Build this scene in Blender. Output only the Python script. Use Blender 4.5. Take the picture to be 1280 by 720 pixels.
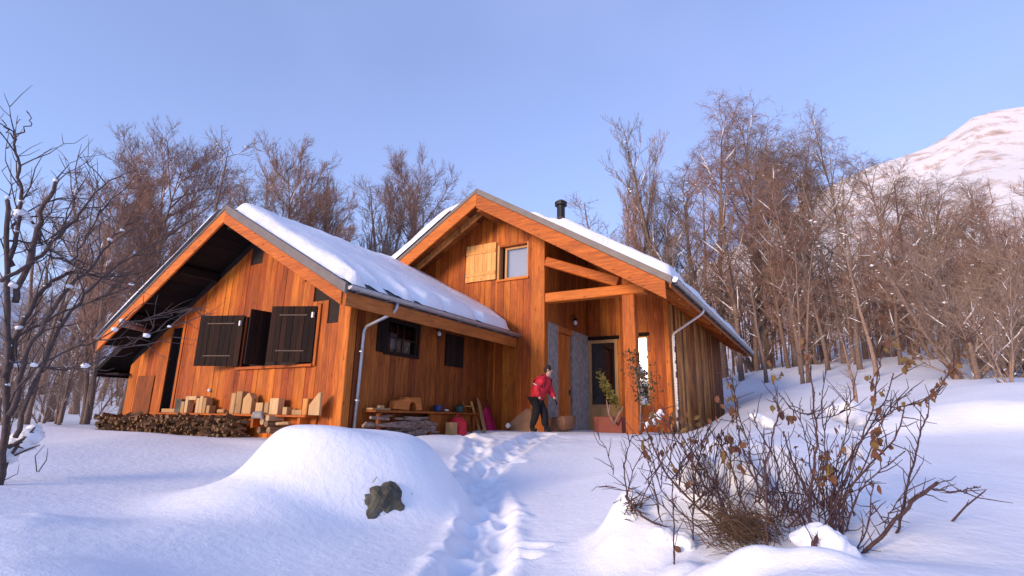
import bpy, bmesh, math, random
import numpy as np
from mathutils import Vector, Matrix, Quaternion, noise
PI = math.pi
scene = bpy.context.scene
for o in list(bpy.data.objects):
    bpy.data.objects.remove(o)
COL = scene.collection

# ------------------------------------------------------------------ camera
FPX, YAW, PITCH, ROLL = 662.61, .528, .2409, .0186
cy_, sy_ = math.cos(YAW), math.sin(YAW); cp_, sp_ = math.cos(PITCH), math.sin(PITCH)
CF = Vector((-sy_*cp_, cy_*cp_, sp_)); CR0 = Vector((cy_, sy_, 0)); CU0 = CR0.cross(CF)
CR = CR0*math.cos(ROLL)+CU0*math.sin(ROLL); CU = CU0*math.cos(ROLL)-CR0*math.sin(ROLL)
cam = bpy.data.cameras.new('camera'); camo = bpy.data.objects.new('camera', cam); COL.objects.link(camo)
cam.sensor_width = 36; cam.lens = 36*FPX/1280; cam.clip_start = .05; cam.clip_end = 6000
camo.matrix_world = Matrix(((CR.x, CU.x, -CF.x, 0), (CR.y, CU.y, -CF.y, 0), (CR.z, CU.z, -CF.z, 0), (0, 0, 0, 1)))
scene.camera = camo
scene.render.resolution_x, scene.render.resolution_y = 1024, 576

# ------------------------------------------------------------------ world, sun, exposure
SUN_AZ, SUN_EL = math.radians(-163), math.radians(13)      # azimuth of the sun, clockwise from +Y
world = bpy.data.worlds.new('World'); scene.world = world; world.use_nodes = True
nt = world.node_tree; nt.nodes.clear()
wo = nt.nodes.new('ShaderNodeOutputWorld'); bg = nt.nodes.new('ShaderNodeBackground')
sky = nt.nodes.new('ShaderNodeTexSky'); sky.sky_type = 'NISHITA'; sky.sun_disc = False
sky.sun_elevation = SUN_EL; sky.sun_rotation = SUN_AZ; sky.altitude = 1500; sky.air_density = 1.0; sky.dust_density = .25; sky.ozone_density = 2.0
tint = nt.nodes.new('ShaderNodeMix'); tint.data_type = 'RGBA'; tint.blend_type = 'MULTIPLY'; tint.inputs[0].default_value = 1
tint.inputs[7].default_value = (1.47, 1.24, 1.33, 1)
tc = nt.nodes.new('ShaderNodeTexCoord'); mp = nt.nodes.new('ShaderNodeMapping'); mp.inputs['Scale'].default_value = (1, 1, 1.6)
cn = nt.nodes.new('ShaderNodeTexNoise'); cn.inputs['Scale'].default_value = 1.7; cn.inputs['Detail'].default_value = 4; cn.inputs['Roughness'].default_value = .45; cn.inputs['Distortion'].default_value = .2
cr = nt.nodes.new('ShaderNodeMapRange'); cr.inputs[1].default_value = .45; cr.inputs[2].default_value = .8; cr.inputs[3].default_value = .35; cr.inputs[4].default_value = .8
cm = nt.nodes.new('ShaderNodeMix'); cm.data_type = 'RGBA'; cm.inputs[7].default_value = (1.45, 1.82, 3.4, 1)
L = nt.links.new
L(sky.outputs[0], tint.inputs[6]); L(tc.outputs['Generated'], mp.inputs[0]); L(mp.outputs[0], cn.inputs['Vector'])
L(cn.outputs['Fac'], cr.inputs[0]); L(cr.outputs[0], cm.inputs[0]); L(tint.outputs[2], cm.inputs[6])
L(cm.outputs[2], bg.inputs[0]); bg.inputs[1].default_value = .15; L(bg.outputs[0], wo.inputs[0])
sl = bpy.data.lights.new('sun', 'SUN'); sl.energy = 2.0; sl.angle = math.radians(18); sl.color = (1, .72, .46)
so = bpy.data.objects.new('sun', sl); COL.objects.link(so)
sd = Vector((math.sin(SUN_AZ)*math.cos(SUN_EL), math.cos(SUN_AZ)*math.cos(SUN_EL), math.sin(SUN_EL)))
so.rotation_euler = sd.to_track_quat('Z', 'Y').to_euler()
scene.view_settings.view_transform = 'Standard'; scene.view_settings.look = 'None'
scene.view_settings.gamma = 1; scene.view_settings.use_curve_mapping = False
scene.view_settings.exposure = .95

# ------------------------------------------------------------------ measuring helpers (points of the real place)
def ray(px, py): return CF + CR*((px-640)/FPX) - CU*((py-360)/FPX)
def at_r(px, py, r):
    d = ray(px, py); return d*(r/math.hypot(d.x, d.y))
def at_ax(px, py, ax, v):
    d = ray(px, py); return d*(v/d[ax])
def azs(px, py):
    d = ray(px, py); h = math.hypot(d.x, d.y); return math.atan2(d.x, d.y), d.z/h

# ------------------------------------------------------------------ object helpers
WL = {}
def link(o, parent=None, loc=(0, 0, 0)):
    loc = Vector(loc); COL.objects.link(o)
    if parent is not None:
        o.parent = parent; o.location = loc-WL[parent.name]
    else: o.location = loc
    WL[o.name] = loc
    return o
def thing(name, label, cat, loc=(0, 0, 0), group=None):
    o = bpy.data.objects.new(name, None); o.empty_display_size = .2; link(o, None, loc)
    return tag(o, label, cat, group)
def tag(o, label=None, cat=None, group=None, kind=None):
    if label: o['label'] = label
    if cat: o['category'] = cat
    if group: o['group'] = group
    if kind: o['kind'] = kind
    return o
class MB:
    def __init__(s): s.v = []; s.f = []
    def add(s, vs, fs):
        n = len(s.v); s.v += [tuple(v) for v in vs]; s.f += [tuple(i+n for i in f) for f in fs]
    def box(s, x0, x1, y0, y1, z0, z1):
        s.hexa([(x0, y0, z0), (x1, y0, z0), (x1, y1, z0), (x0, y1, z0), (x0, y0, z1), (x1, y0, z1), (x1, y1, z1), (x0, y1, z1)])
    def hexa(s, p): s.add(p, [(0, 3, 2, 1), (4, 5, 6, 7), (0, 1, 5, 4), (1, 2, 6, 5), (2, 3, 7, 6), (3, 0, 4, 7)])
    def beam(s, a, b, w, h, up=(0, 0, 1)):          # bar of section w x h from a to b
        a, b, up = Vector(a), Vector(b), Vector(up); d = (b-a).normalized(); sd_ = d.cross(up).normalized(); u = sd_.cross(d)
        x, y = sd_*(w/2), u*(h/2)
        s.hexa([a-x-y, b-x-y, b+x-y, a+x-y, a-x+y, b-x+y, b+x+y, a+x+y])
    def prism(s, poly, dirv):                        # planar polygon extruded by dirv
        n = len(poly); d = Vector(dirv); p = [Vector(q) for q in poly]
        s.add(p+[q+d for q in p], [tuple(range(n))[::-1], tuple(range(n, 2*n))]+[(i, (i+1) % n, n+(i+1) % n, n+i) for i in range(n)])
    def tube(s, pts, rad, n=6, cap=True, tip=False):
        pts = [Vector(p) for p in pts]; k = len(pts); base = len(s.v)
        if not hasattr(rad, '__len__'): rad = [rad]*k
        d0 = (pts[1]-pts[0]).normalized(); ref = Vector((0, 0, 1)) if abs(d0.z) < .9 else Vector((1, 0, 0))
        for i, p in enumerate(pts):
            d = (pts[min(i+1, k-1)]-pts[max(i-1, 0)]).normalized()
            x = d.cross(ref)
            if x.length < 1e-4: x = d.orthogonal()
            x.normalize(); y = d.cross(x); ref = x.cross(d)
            for j in range(n):
                a = 2*PI*j/n; s.v.append(tuple(p+(x*math.cos(a)+y*math.sin(a))*rad[i]))
        for i in range(k-1):
            for j in range(n):
                s.f.append((base+i*n+j, base+i*n+(j+1) % n, base+(i+1)*n+(j+1) % n, base+(i+1)*n+j))
        if cap:
            s.f.append(tuple(base+j for j in range(n))[::-1]); s.f.append(tuple(base+(k-1)*n+j for j in range(n)))
    def blob(s, c, r, rng=random, flat=1., n=6, rings=3):
        c = Vector(c); base = len(s.v); s.v.append(tuple(c+Vector((0, 0, r*flat))))
        for i in range(1, rings+1):
            th = PI*i/(rings+1)
            for j in range(n):
                a = 2*PI*j/n+i*.3; q = r*rng.uniform(.8, 1.2)
                s.v.append(tuple(c+Vector((q*math.sin(th)*math.cos(a), q*math.sin(th)*math.sin(a), q*flat*math.cos(th)))))
        s.v.append(tuple(c-Vector((0, 0, r*flat))))
        for j in range(n): s.f.append((base, base+1+j, base+1+(j+1) % n))
        for i in range(rings-1):
            for j in range(n):
                a0 = base+1+i*n; s.f.append((a0+j, a0+n+j, a0+n+(j+1) % n, a0+(j+1) % n))
        e = base+1+rings*n
        for j in range(n): s.f.append((e, e-n+(j+1) % n, e-n+j))
    def mesh(s, name, mat, center=True, smooth=False):
        v = np.array(s.v, dtype=np.float32).reshape(-1, 3)
        c = (v.min(0)+v.max(0))/2 if center else np.zeros(3)
        if center: c[2] = v[:, 2].min()
        me = bpy.data.meshes.new(name); me.from_pydata((v-c).tolist(), [], s.f)
        if mat: me.materials.append(mat)
        if smooth: me.polygons.foreach_set('use_smooth', [True]*len(me.polygons))
        me.update(); return me, Vector([float(q) for q in c])
    def build(s, name, mat, parent=None, smooth=False, fix=False, bevel=0):
        me, c = s.mesh(name, mat, True, smooth)
        if fix or bevel:
            bm = bmesh.new(); bm.from_mesh(me); bmesh.ops.recalc_face_normals(bm, faces=bm.faces)
            if bevel: bmesh.ops.bevel(bm, geom=bm.edges[:], offset=bevel, segments=1, affect='EDGES', clamp_overlap=True)
            bm.to_mesh(me); bm.free()
        o = bpy.data.objects.new(name, me); return link(o, parent, c)
def boxo(name, mat, parent, *a, bevel=0): m = MB(); m.box(*a); return m.build(name, mat, parent, bevel=bevel)
def beamo(name, mat, parent, a, b, w, h, up=(0, 0, 1), bevel=.008): m = MB(); m.beam(a, b, w, h, up); return m.build(name, mat, parent, bevel=bevel)

# ------------------------------------------------------------------ materials
def newmat(name):
    m = bpy.data.materials.new(name); m.use_nodes = True; n = m.node_tree; b = n.nodes['Principled BSDF']; return m, n, b
def node(n, t, **k):
    x = n.nodes.new(t)
    for a, b in k.items(): setattr(x, a, b)
    return x
def ramp(n, cols, fac=None):
    r = n.nodes.new('ShaderNodeValToRGB'); e = r.color_ramp.elements
    while len(e) < len(cols): e.new(.5)
    for x, (p, c) in zip(e, cols): x.position = p; x.color = (*c, 1)
    if fac is not None: n.links.new(fac, r.inputs[0])
    return r
def noise_n(n, scale, detail=4, rough=.5, vec=None, dist=0):
    x = n.nodes.new('ShaderNodeTexNoise'); x.inputs['Scale'].default_value = scale; x.inputs['Detail'].default_value = detail
    x.inputs['Roughness'].default_value = rough; x.inputs['Distortion'].default_value = dist
    if vec is not None: n.links.new(vec, x.inputs['Vector'])
    return x
def mixc(n, mode, fac, a, b):
    x = n.nodes.new('ShaderNodeMix'); x.data_type = 'RGBA'; x.blend_type = mode
    for i, q in ((0, fac), (6, a), (7, b)):
        if hasattr(q, 'is_linked') or hasattr(q, 'links'): n.links.new(q, x.inputs[i])
        else: x.inputs[i].default_value = q if i == 0 else (*q, 1)
    return x.outputs[2]
def bump(n, b, h, strength=.3, dist=.02):
    x = n.nodes.new('ShaderNodeBump'); x.inputs['Strength'].default_value = strength; x.inputs['Distance'].default_value = dist
    n.links.new(h, x.inputs['Height']); n.links.new(x.outputs[0], b.inputs['Normal']); return x
def wood(name, dark, mid, light, axis='z', rough=.62, var=.5, weather=.35):
    m, n, b = newmat(name); l = n.links.new
    tcn = node(n, 'ShaderNodeTexCoord'); oi = node(n, 'ShaderNodeObjectInfo'); vm = node(n, 'ShaderNodeVectorMath', operation='ADD')
    mul = node(n, 'ShaderNodeMath', operation='MULTIPLY'); mul.inputs[1].default_value = 57.; l(oi.outputs['Random'], mul.inputs[0])
    l(tcn.outputs['Object'], vm.inputs[0]); l(mul.outputs[0], vm.inputs[1])
    mpn = node(n, 'ShaderNodeMapping'); sc = {'x': (.9, 14, 14), 'y': (14, .9, 14), 'z': (14, 14, .9)}[axis]
    mpn.inputs['Scale'].default_value = sc; l(vm.outputs[0], mpn.inputs[0])
    g = noise_n(n, 1.6, 8, .65, mpn.outputs[0], 1.2)
    mp2 = node(n, 'ShaderNodeMapping'); mp2.inputs['Scale'].default_value = tuple(q*.16 if q > 1 else q*.8 for q in sc); l(vm.outputs[0], mp2.inputs[0])
    g2 = noise_n(n, 1.3, 4, .6, mp2.outputs[0])
    add = node(n, 'ShaderNodeMath', operation='MULTIPLY_ADD'); l(oi.outputs['Random'], add.inputs[0]); add.inputs[1].default_value = var; l(g.outputs['Fac'], add.inputs[2])
    sub = node(n, 'ShaderNodeMath', operation='SUBTRACT'); l(add.outputs[0], sub.inputs[0]); sub.inputs[1].default_value = var*.5
    r = ramp(n, [(.30, dark), (.5, mid), (.72, light)], sub.outputs[0])
    r2 = ramp(n, [(.32, (1-weather,)*3), (.62, (1.08, 1.06, 1.05))], g2.outputs['Fac'])
    c = mixc(n, 'MULTIPLY', 1., r.outputs[0], r2.outputs[0])
    vo = node(n, 'ShaderNodeTexVoronoi'); vo.inputs['Scale'].default_value = 1.; mp3 = node(n, 'ShaderNodeMapping')
    mp3.inputs['Scale'].default_value = tuple(6.5 if q > 1 else 2.6 for q in sc); l(vm.outputs[0], mp3.inputs[0]); l(mp3.outputs[0], vo.inputs['Vector'])
    kr = ramp(n, [(.06, (.25, .2, .18)), (.15, (1, 1, 1))], vo.outputs['Distance'])
    c = mixc(n, 'MULTIPLY', .8, c, kr.outputs[0])
    l(c, b.inputs['Base Color']); b.inputs['Roughness'].default_value = rough; b.inputs['Specular IOR Level'].default_value = .3
    bump(n, b, g.outputs['Fac'], .35, .006); return m
def plain(name, col, rough=.6, metal=0., nscale=8, amt=.25, bs=.2, bd=.01, spec=.5):
    m, n, b = newmat(name); tcn = node(n, 'ShaderNodeTexCoord'); g = noise_n(n, nscale, 6, .6, tcn.outputs['Object'])
    r = ramp(n, [(.3, tuple(q*(1-amt) for q in col)), (.7, tuple(min(1, q*(1+amt)) for q in col))], g.outputs['Fac'])
    n.links.new(r.outputs[0], b.inputs['Base Color']); b.inputs['Roughness'].default_value = rough; b.inputs['Metallic'].default_value = metal
    b.inputs['Specular IOR Level'].default_value = spec
    if bs: bump(n, b, g.outputs['Fac'], bs, bd)
    return m
M = {}
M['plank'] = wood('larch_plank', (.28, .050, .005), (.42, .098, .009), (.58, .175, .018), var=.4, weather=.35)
M['plank_side'] = wood('larch_plank_shaded', (.15, .032, .004), (.27, .066, .008), (.42, .125, .018), var=.32)  # darker copy of plank: shade of the side walls put into the colour
M['plank_old'] = wood('larch_plank_weathered', (.20, .05, .012), (.48, .16, .032), (.75, .36, .10), weather=.65)
M['beam_x'] = wood('larch_beam_x', (.30, .062, .008), (.50, .125, .013), (.66, .20, .03), 'x', var=.25, weather=.2)
M['beam_y'] = wood('larch_beam_y', (.26, .07, .014), (.40, .12, .022), (.55, .18, .04), 'y', var=.25, weather=.25)
M['beam_z'] = wood('larch_beam_z', (.30, .062, .008), (.48, .125, .013), (.64, .20, .03), 'z', var=.25, weather=.25)
M['shutter'] = wood('dark_stained_board', (.009, .003, .0018), (.018, .006, .003), (.034, .012, .006), 'z', rough=.85)
M['shutter_new'] = wood('fresh_pine_board', (.60, .27, .07), (.72, .36, .11), (.80, .46, .17), 'z', var=.2, weather=.12)
M['dark_soffit'] = wood('dark_soffit_board', (.004, .002, .0015), (.008, .004, .002), (.016, .007, .004), 'y', rough=.85)  # stained dark, with the overhang's shade put into the colour too
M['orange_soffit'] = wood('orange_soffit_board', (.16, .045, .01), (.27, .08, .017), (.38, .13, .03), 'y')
M['offcut'] = wood('sawn_offcut', (.38, .21, .085), (.50, .30, .13), (.60, .40, .20), 'z', var=.4, weather=.3)
M['firewood'] = wood('split_firewood', (.16, .08, .035), (.38, .23, .11), (.60, .42, .23), 'y', weather=.5)
M['pale_frame'] = wood('pale_window_wood', (.40, .2, .07), (.52, .28, .11), (.62, .38, .18), 'z', var=.1, weather=.1)
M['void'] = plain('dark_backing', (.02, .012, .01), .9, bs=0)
M['flash'] = plain('grey_metal_flashing', (.15, .13, .125), .6, .2, 4, .15, .05)
M['tile'] = plain('dark_roof_tile', (.045, .04, .04), .7, 0, 12, .4, .5)
M['zinc'] = plain('zinc_gutter', (.42, .43, .45), .38, .75, 6, .15, .05)
M['black_metal'] = plain('black_enamel', (.02, .02, .022), .4, .5, 9, .2, .1)
M['iron'] = plain('iron_strap', (.07, .045, .035), .6, .3, 9, .2, .1)
M['stone'] = plain('grey_render', (.27, .25, .235), .9, 0, 7, .35, .5, .02)
M['rock'] = plain('dark_rock', (.085, .08, .06), .9, 0, 5, .6, .9, .05)
M['red'] = plain('red_cloth', (.62, .018, .035), .75, 0, 9, .35, .4, .01)
M['darkred'] = plain('maroon_cloth', (.16, .008, .015), .8, 0, 9, .25, .4)
M['black_cloth'] = plain('black_cloth', (.007, .005, .007), .9, 0, 12, .4, .4)
M['skin'] = plain('skin', (.62, .36, .27), .55, 0, 5, .06, .05)
M['hair'] = plain('brown_hair', (.03, .018, .012), .7, 0, 40, .5, .5)
M['pink'] = plain('pink_plastic', (.62, .02, .10), .4, 0, 3, .1, .05)
M['red_paint'] = plain('red_paint', (.20, .028, .014), .6, 0, 5, .2, .1)
M['card'] = plain('brown_board', (.30, .16, .085), .8, 0, 5, .25, .2)
M['blue'] = plain('blue_plastic', (.02, .03, .12), .4, 0, 3, .1, .05)
M['green'] = plain('green_plastic', (.02, .05, .035), .5, 0, 3, .1, .05)
M['whitep'] = plain('white_enamel', (.75, .73, .72), .45, 0, 3, .05, .05)
M['wicker'] = plain('wicker', (.20, .09, .045), .8, 0, 30, .5, .8)
M['bark'] = plain('brown_bark', (.20, .135, .105), .9, 0, 14, .5, .7)
M['bark_pale'] = plain('pale_bark', (.27, .18, .14), .85, 0, 9, .45, .5)
M['twig'] = plain('brown_twig', (.24, .165, .125), .85, 0, 4, .35, 0)
M['twig_red'] = plain('reddish_twig', (.25, .14, .10), .85, 0, 4, .35, 0)
M['twig_dark'] = plain('dark_branch', (.075, .05, .045), .85, 0, 20, .4, .4)
M['stem'] = plain('rose_stem', (.062, .028, .028), .75, 0, 25, .4, .4)
M['leaf'] = plain('dry_brown_leaf', (.13, .052, .026), .8, 0, 18, .6, .4)
M['leaf_olive'] = plain('dry_olive_leaf', (.16, .095, .025), .75, 0, 18, .5, .4)
M['straw'] = plain('dead_stalk', (.09, .05, .028), .9, 0, 8, .4, 0)
M['green_leaf'] = plain('evergreen_leaf', (.035, .042, .018), .7, 0, 12, .5, .3)
M['gold_leaf'] = plain('yellow_green_sprig', (.20, .17, .035), .7, 0, 12, .5, .3)
def snow_mat(name, col=(.84, .86, .92), big=.5):
    m, n, b = newmat(name); geo = node(n, 'ShaderNodeNewGeometry')
    a = noise_n(n, 1.1, 5, .55, geo.outputs['Position']); c = noise_n(n, 9, 6, .6, geo.outputs['Position']); f = noise_n(n, 70, 3, .6, geo.outputs['Position'])
    r = ramp(n, [(.3, tuple(q*.95 for q in col)), (.7, tuple(min(.95, q*1.04) for q in col))], a.outputs['Fac']); n.links.new(r.outputs[0], b.inputs['Base Color'])
    b.inputs['Roughness'].default_value = .75; b.inputs['Specular IOR Level'].default_value = .25
    b1 = n.nodes.new('ShaderNodeBump'); b1.inputs['Strength'].default_value = .5; b1.inputs['Distance'].default_value = .06*big; n.links.new(c.outputs['Fac'], b1.inputs['Height'])
    b2 = n.nodes.new('ShaderNodeBump'); b2.inputs['Strength'].default_value = .5; b2.inputs['Distance'].default_value = .006; n.links.new(f.outputs['Fac'], b2.inputs['Height'])
    n.links.new(b1.outputs[0], b2.inputs['Normal']); n.links.new(b2.outputs[0], b.inputs['Normal']); return m
M['snow'] = snow_mat('snow'); M['roof_snow'] = snow_mat('roof_snow', (.87, .88, .92), .8)
def glass_mat(name, refl, col):
    m, n, b = newmat(name); out = n.nodes['Material Output']; n.nodes.remove(b)
    g = node(n, 'ShaderNodeBsdfGlossy'); g.inputs['Roughness'].default_value = .03; g.inputs['Color'].default_value = (.95, .95, .95, 1)
    t = node(n, 'ShaderNodeBsdfTransparent'); t.inputs[0].default_value = (*col, 1); mx = node(n, 'ShaderNodeMixShader')
    fr = node(n, 'ShaderNodeLayerWeight'); fr.inputs[0].default_value = .35; ad = node(n, 'ShaderNodeMath', operation='MULTIPLY_ADD')
    n.links.new(fr.outputs['Fresnel'], ad.inputs[0]); ad.inputs[1].default_value = .8; ad.inputs[2].default_value = refl; ad.use_clamp = True
    n.links.new(ad.outputs[0], mx.inputs[0]); n.links.new(t.outputs[0], mx.inputs[1]); n.links.new(g.outputs[0], mx.inputs[2]); n.links.new(mx.outputs[0], out.inputs[0]); return m
M['glass'] = glass_mat('clear_glass', .06, (.8, .82, .85)); M['glass_mirror'] = glass_mat('coated_glass', .55, (.5, .5, .5))
M['pale_sheet'] = plain('white_sheet', (.74, .72, .76), .9, 0, 20, .05, .2)  # white stand-in for the bright reflection in the panes
mm, n, b = newmat('mountain_snow'); geo = node(n, 'ShaderNodeNewGeometry')
mpn = node(n, 'ShaderNodeMapping'); mpn.inputs['Scale'].default_value = (.075, .014, .03); n.links.new(geo.outputs['Position'], mpn.inputs[0])
a = noise_n(n, 1., 12, .75, mpn.outputs[0], .2)
r = ramp(n, [(.50, (.80, .77, .76)), (.58, (.60, .47, .41)), (.70, (.32, .21, .17))], a.outputs['Fac'])
n.links.new(r.outputs[0], b.inputs['Base Color']); b.inputs['Roughness'].default_value = .9; bump(n, b, a.outputs['Fac'], .35, 3.); M['mountain'] = mm

# ------------------------------------------------------------------ snow ground: measured heights -> thin-plate spline over azimuth and log distance
HC = []
def hc(px, py, r, dz=0):
    az, s = azs(px, py); HC.append((az, math.log(r), s*r+dz))
for a in [(5, 716, 4.3), (200, 718, 4.3), (450, 718, 4.3), (640, 718, 4.4), (850, 718, 4.1), (1000, 716, 3.4), (1276, 716, 4.),
          (5, 650, 6.2), (200, 655, 6.2), (640, 650, 6.4), (1276, 650, 5.6), (5, 600, 8.6), (150, 600, 8.5), (240, 590, 9), (610, 600, 8.6), (720, 600, 8.6), (1276, 600, 7.6),
          (5, 566, 11), (60, 552, 14), (150, 545, 13.5), (250, 549, 12.6), (340, 549, 12.3), (430, 540, 11.5), (560, 540, 12.3), (640, 540, 12.9), (750, 540, 13.3), (800, 541, 14.5),
          (740, 570, 10.4), (640, 565, 10.6), (560, 565, 10.6), (860, 600, 6.5), (900, 548, 10), (880, 522, 19), (905, 514, 26), (960, 545, 11), (960, 490, 24), (950, 462, 38),
          (1040, 455, 36), (1100, 452, 36), (1080, 500, 19), (1170, 547, 11), (1276, 547, 11), (1276, 478, 17), (1190, 482, 17.5), (1130, 498, 18), (1276, 462, 30), (1180, 440, 40)]: hc(*a)
for az_, r_, z_ in [(-1.31, 20, -.4), (-1.2, 34, -.2), (-1.0, 20, -.2), (-.7, 20, -.1), (-.5, 24, .1), (-.35, 34, .6), (-.8, 40, 1.), (-1.3, 44, 1.), (-1.0, 44, 1.1), (-.6, 44, 1.4), (0, 44, 4.0), (.25, 44, 4.2), (-.25, 44, 2.4),
                    (.6, 20, .6), (.6, 44, 4.), (.6, 8, -.7), (.6, 4, -.95), (-1.8, 6, -.95), (-1.8, 20, -.8), (-1.8, 44, 0), (-1.3, 1.5, -1.3), (-.5, 1.5, -1.25), (.3, 1.5, -1.2), (.9, 12, 0)]: HC.append((az_, math.log(r_), z_))
P_ = np.array(HC); KS = np.array([1.4, 1.0]); XY_ = P_[:, :2]*KS; Nn = len(P_)
def tpsU(d2): return np.where(d2 > 1e-12, d2*np.log(np.maximum(d2, 1e-12))*.5, 0.)
A_ = np.zeros((Nn+3, Nn+3)); A_[:Nn, :Nn] = tpsU(((XY_[:, None]-XY_[None])**2).sum(-1))+np.eye(Nn)*2e-3
A_[:Nn, Nn] = 1; A_[:Nn, Nn+1:] = XY_; A_[Nn, :Nn] = 1; A_[Nn+1:, :Nn] = XY_.T
Wt = np.linalg.solve(A_, np.concatenate([P_[:, 2], np.zeros(3)]))
rs = np.random.RandomState(4); NT = [(rs.uniform(-1, 1, 2), rs.uniform(0, 6.3)) for _ in range(60)]
def vnoise(x, y, f, k0=0, n=7):                      # cheap smooth noise from rotated sines
    o = 0
    for k in range(n):
        (d, p) = NT[(k0+k) % 60]; d = d/np.hypot(*d); g = f*(.6+.9*((k*37) % 10)/10)
        o = o+np.sin((x*d[0]+y*d[1])*g+p+1.3*np.sin((x*d[1]-y*d[0])*g*.7+p*2))
    return o/n
def seg_dist(x, y, pts):
    best = np.full(np.shape(x), 1e9)
    for (a, b) in zip(pts[:-1], pts[1:]):
        dx, dy = b[0]-a[0], b[1]-a[1]; t = np.clip(((x-a[0])*dx+(y-a[1])*dy)/(dx*dx+dy*dy), 0, 1)
        best = np.minimum(best, np.hypot(x-a[0]-t*dx, y-a[1]-t*dy))
    return best
def gxy(px, py, r): q = at_r(px, py, r); return (q.x, q.y)
TRAIL = [gxy(575, 740, 3.9), gxy(590, 718, 4.5), gxy(602, 680, 5.4), gxy(612, 640, 6.7), gxy(598, 606, 8.2), gxy(615, 580, 9.6), gxy(650, 556, 11.4), gxy(682, 541, 13.2)]
TRAIL2 = [gxy(598, 606, 8.2), gxy(590, 575, 9.8), gxy(600, 553, 11.6), gxy(560, 541, 12.6)]
LUMPS = [ # px, py, r, height, radius across, radius deep : heaps and bumps in the snow
    (446, 603, 7.2, .82, 1.12, .95), (305, 625, 6.9, .16, .9, .8), (345, 645, 6.5, .22, .80, .7), (290, 680, 5.6, .12, .9, .6), (545, 548, 11.4, .10, .8, .5),
    (800, 650, 4.7, .18, .34, .38), (840, 610, 5.2, .24, .45, .38), (780, 622, 5.1, .10, .3, .3), (930, 570, 5.4, .42, .45, .35), (1010, 590, 5.4, .2, .4, .3), (880, 590, 5.2, .15, .3, .3), (960, 695, 3.75, .06, .25, .14), (1030, 700, 3.7, .06, .16, .12), (900, 700, 3.8, .10, .3, .14),
    (850, 690, 4.1, .08, .14, .14), (780, 640, 4.9, .12, .16, .22), (120, 690, 5, .07, .9, .5), (30, 660, 5.8, .10, .5, .4), (60, 720, 4.2, .08, .5, .3), (1180, 530, 12.2, .18, 1.6, .5), (1260, 520, 12.6, .2, 1.2, .7), (1110, 537, 11.6, .12, 1., .4), (1100, 690, 4.2, -.06, .5, .3)]
LP = []
for px, py, r, h, rx, ry in LUMPS:
    x0, y0 = gxy(px, py, r); LP.append((x0, y0, h, rx, ry, math.atan2(x0, y0)))
PRINTS = []
rp_ = random.Random(6)
for tr, stp in ((TRAIL, .36), (TRAIL2, .45)):
    acc, side_ = 0, 1
    for a, b in zip(tr[:-1], tr[1:]):
        ln = math.hypot(b[0]-a[0], b[1]-a[1]); dx, dy = (b[0]-a[0])/ln, (b[1]-a[1])/ln
        while acc < ln:
            o = side_*rp_.uniform(.02, .24); PRINTS.append((a[0]+dx*acc-dy*o, a[1]+dy*acc+dx*o, dy, dx, rp_.uniform(.04, .09))); acc += stp*rp_.uniform(.8, 1.2); side_ = -side_
        acc -= ln
for _ in range(12):
    i_ = rp_.randrange(1, len(TRAIL)-1); t_ = rp_.random(); a_ = rp_.uniform(0, 6.3)
    PRINTS.append((TRAIL[i_][0]*(1-t_)+TRAIL[i_+1][0]*t_+rp_.gauss(0, .22), TRAIL[i_][1]*(1-t_)+TRAIL[i_+1][1]*t_+rp_.gauss(0, .22), math.cos(a_), math.sin(a_), rp_.uniform(.02, .08)))
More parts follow.
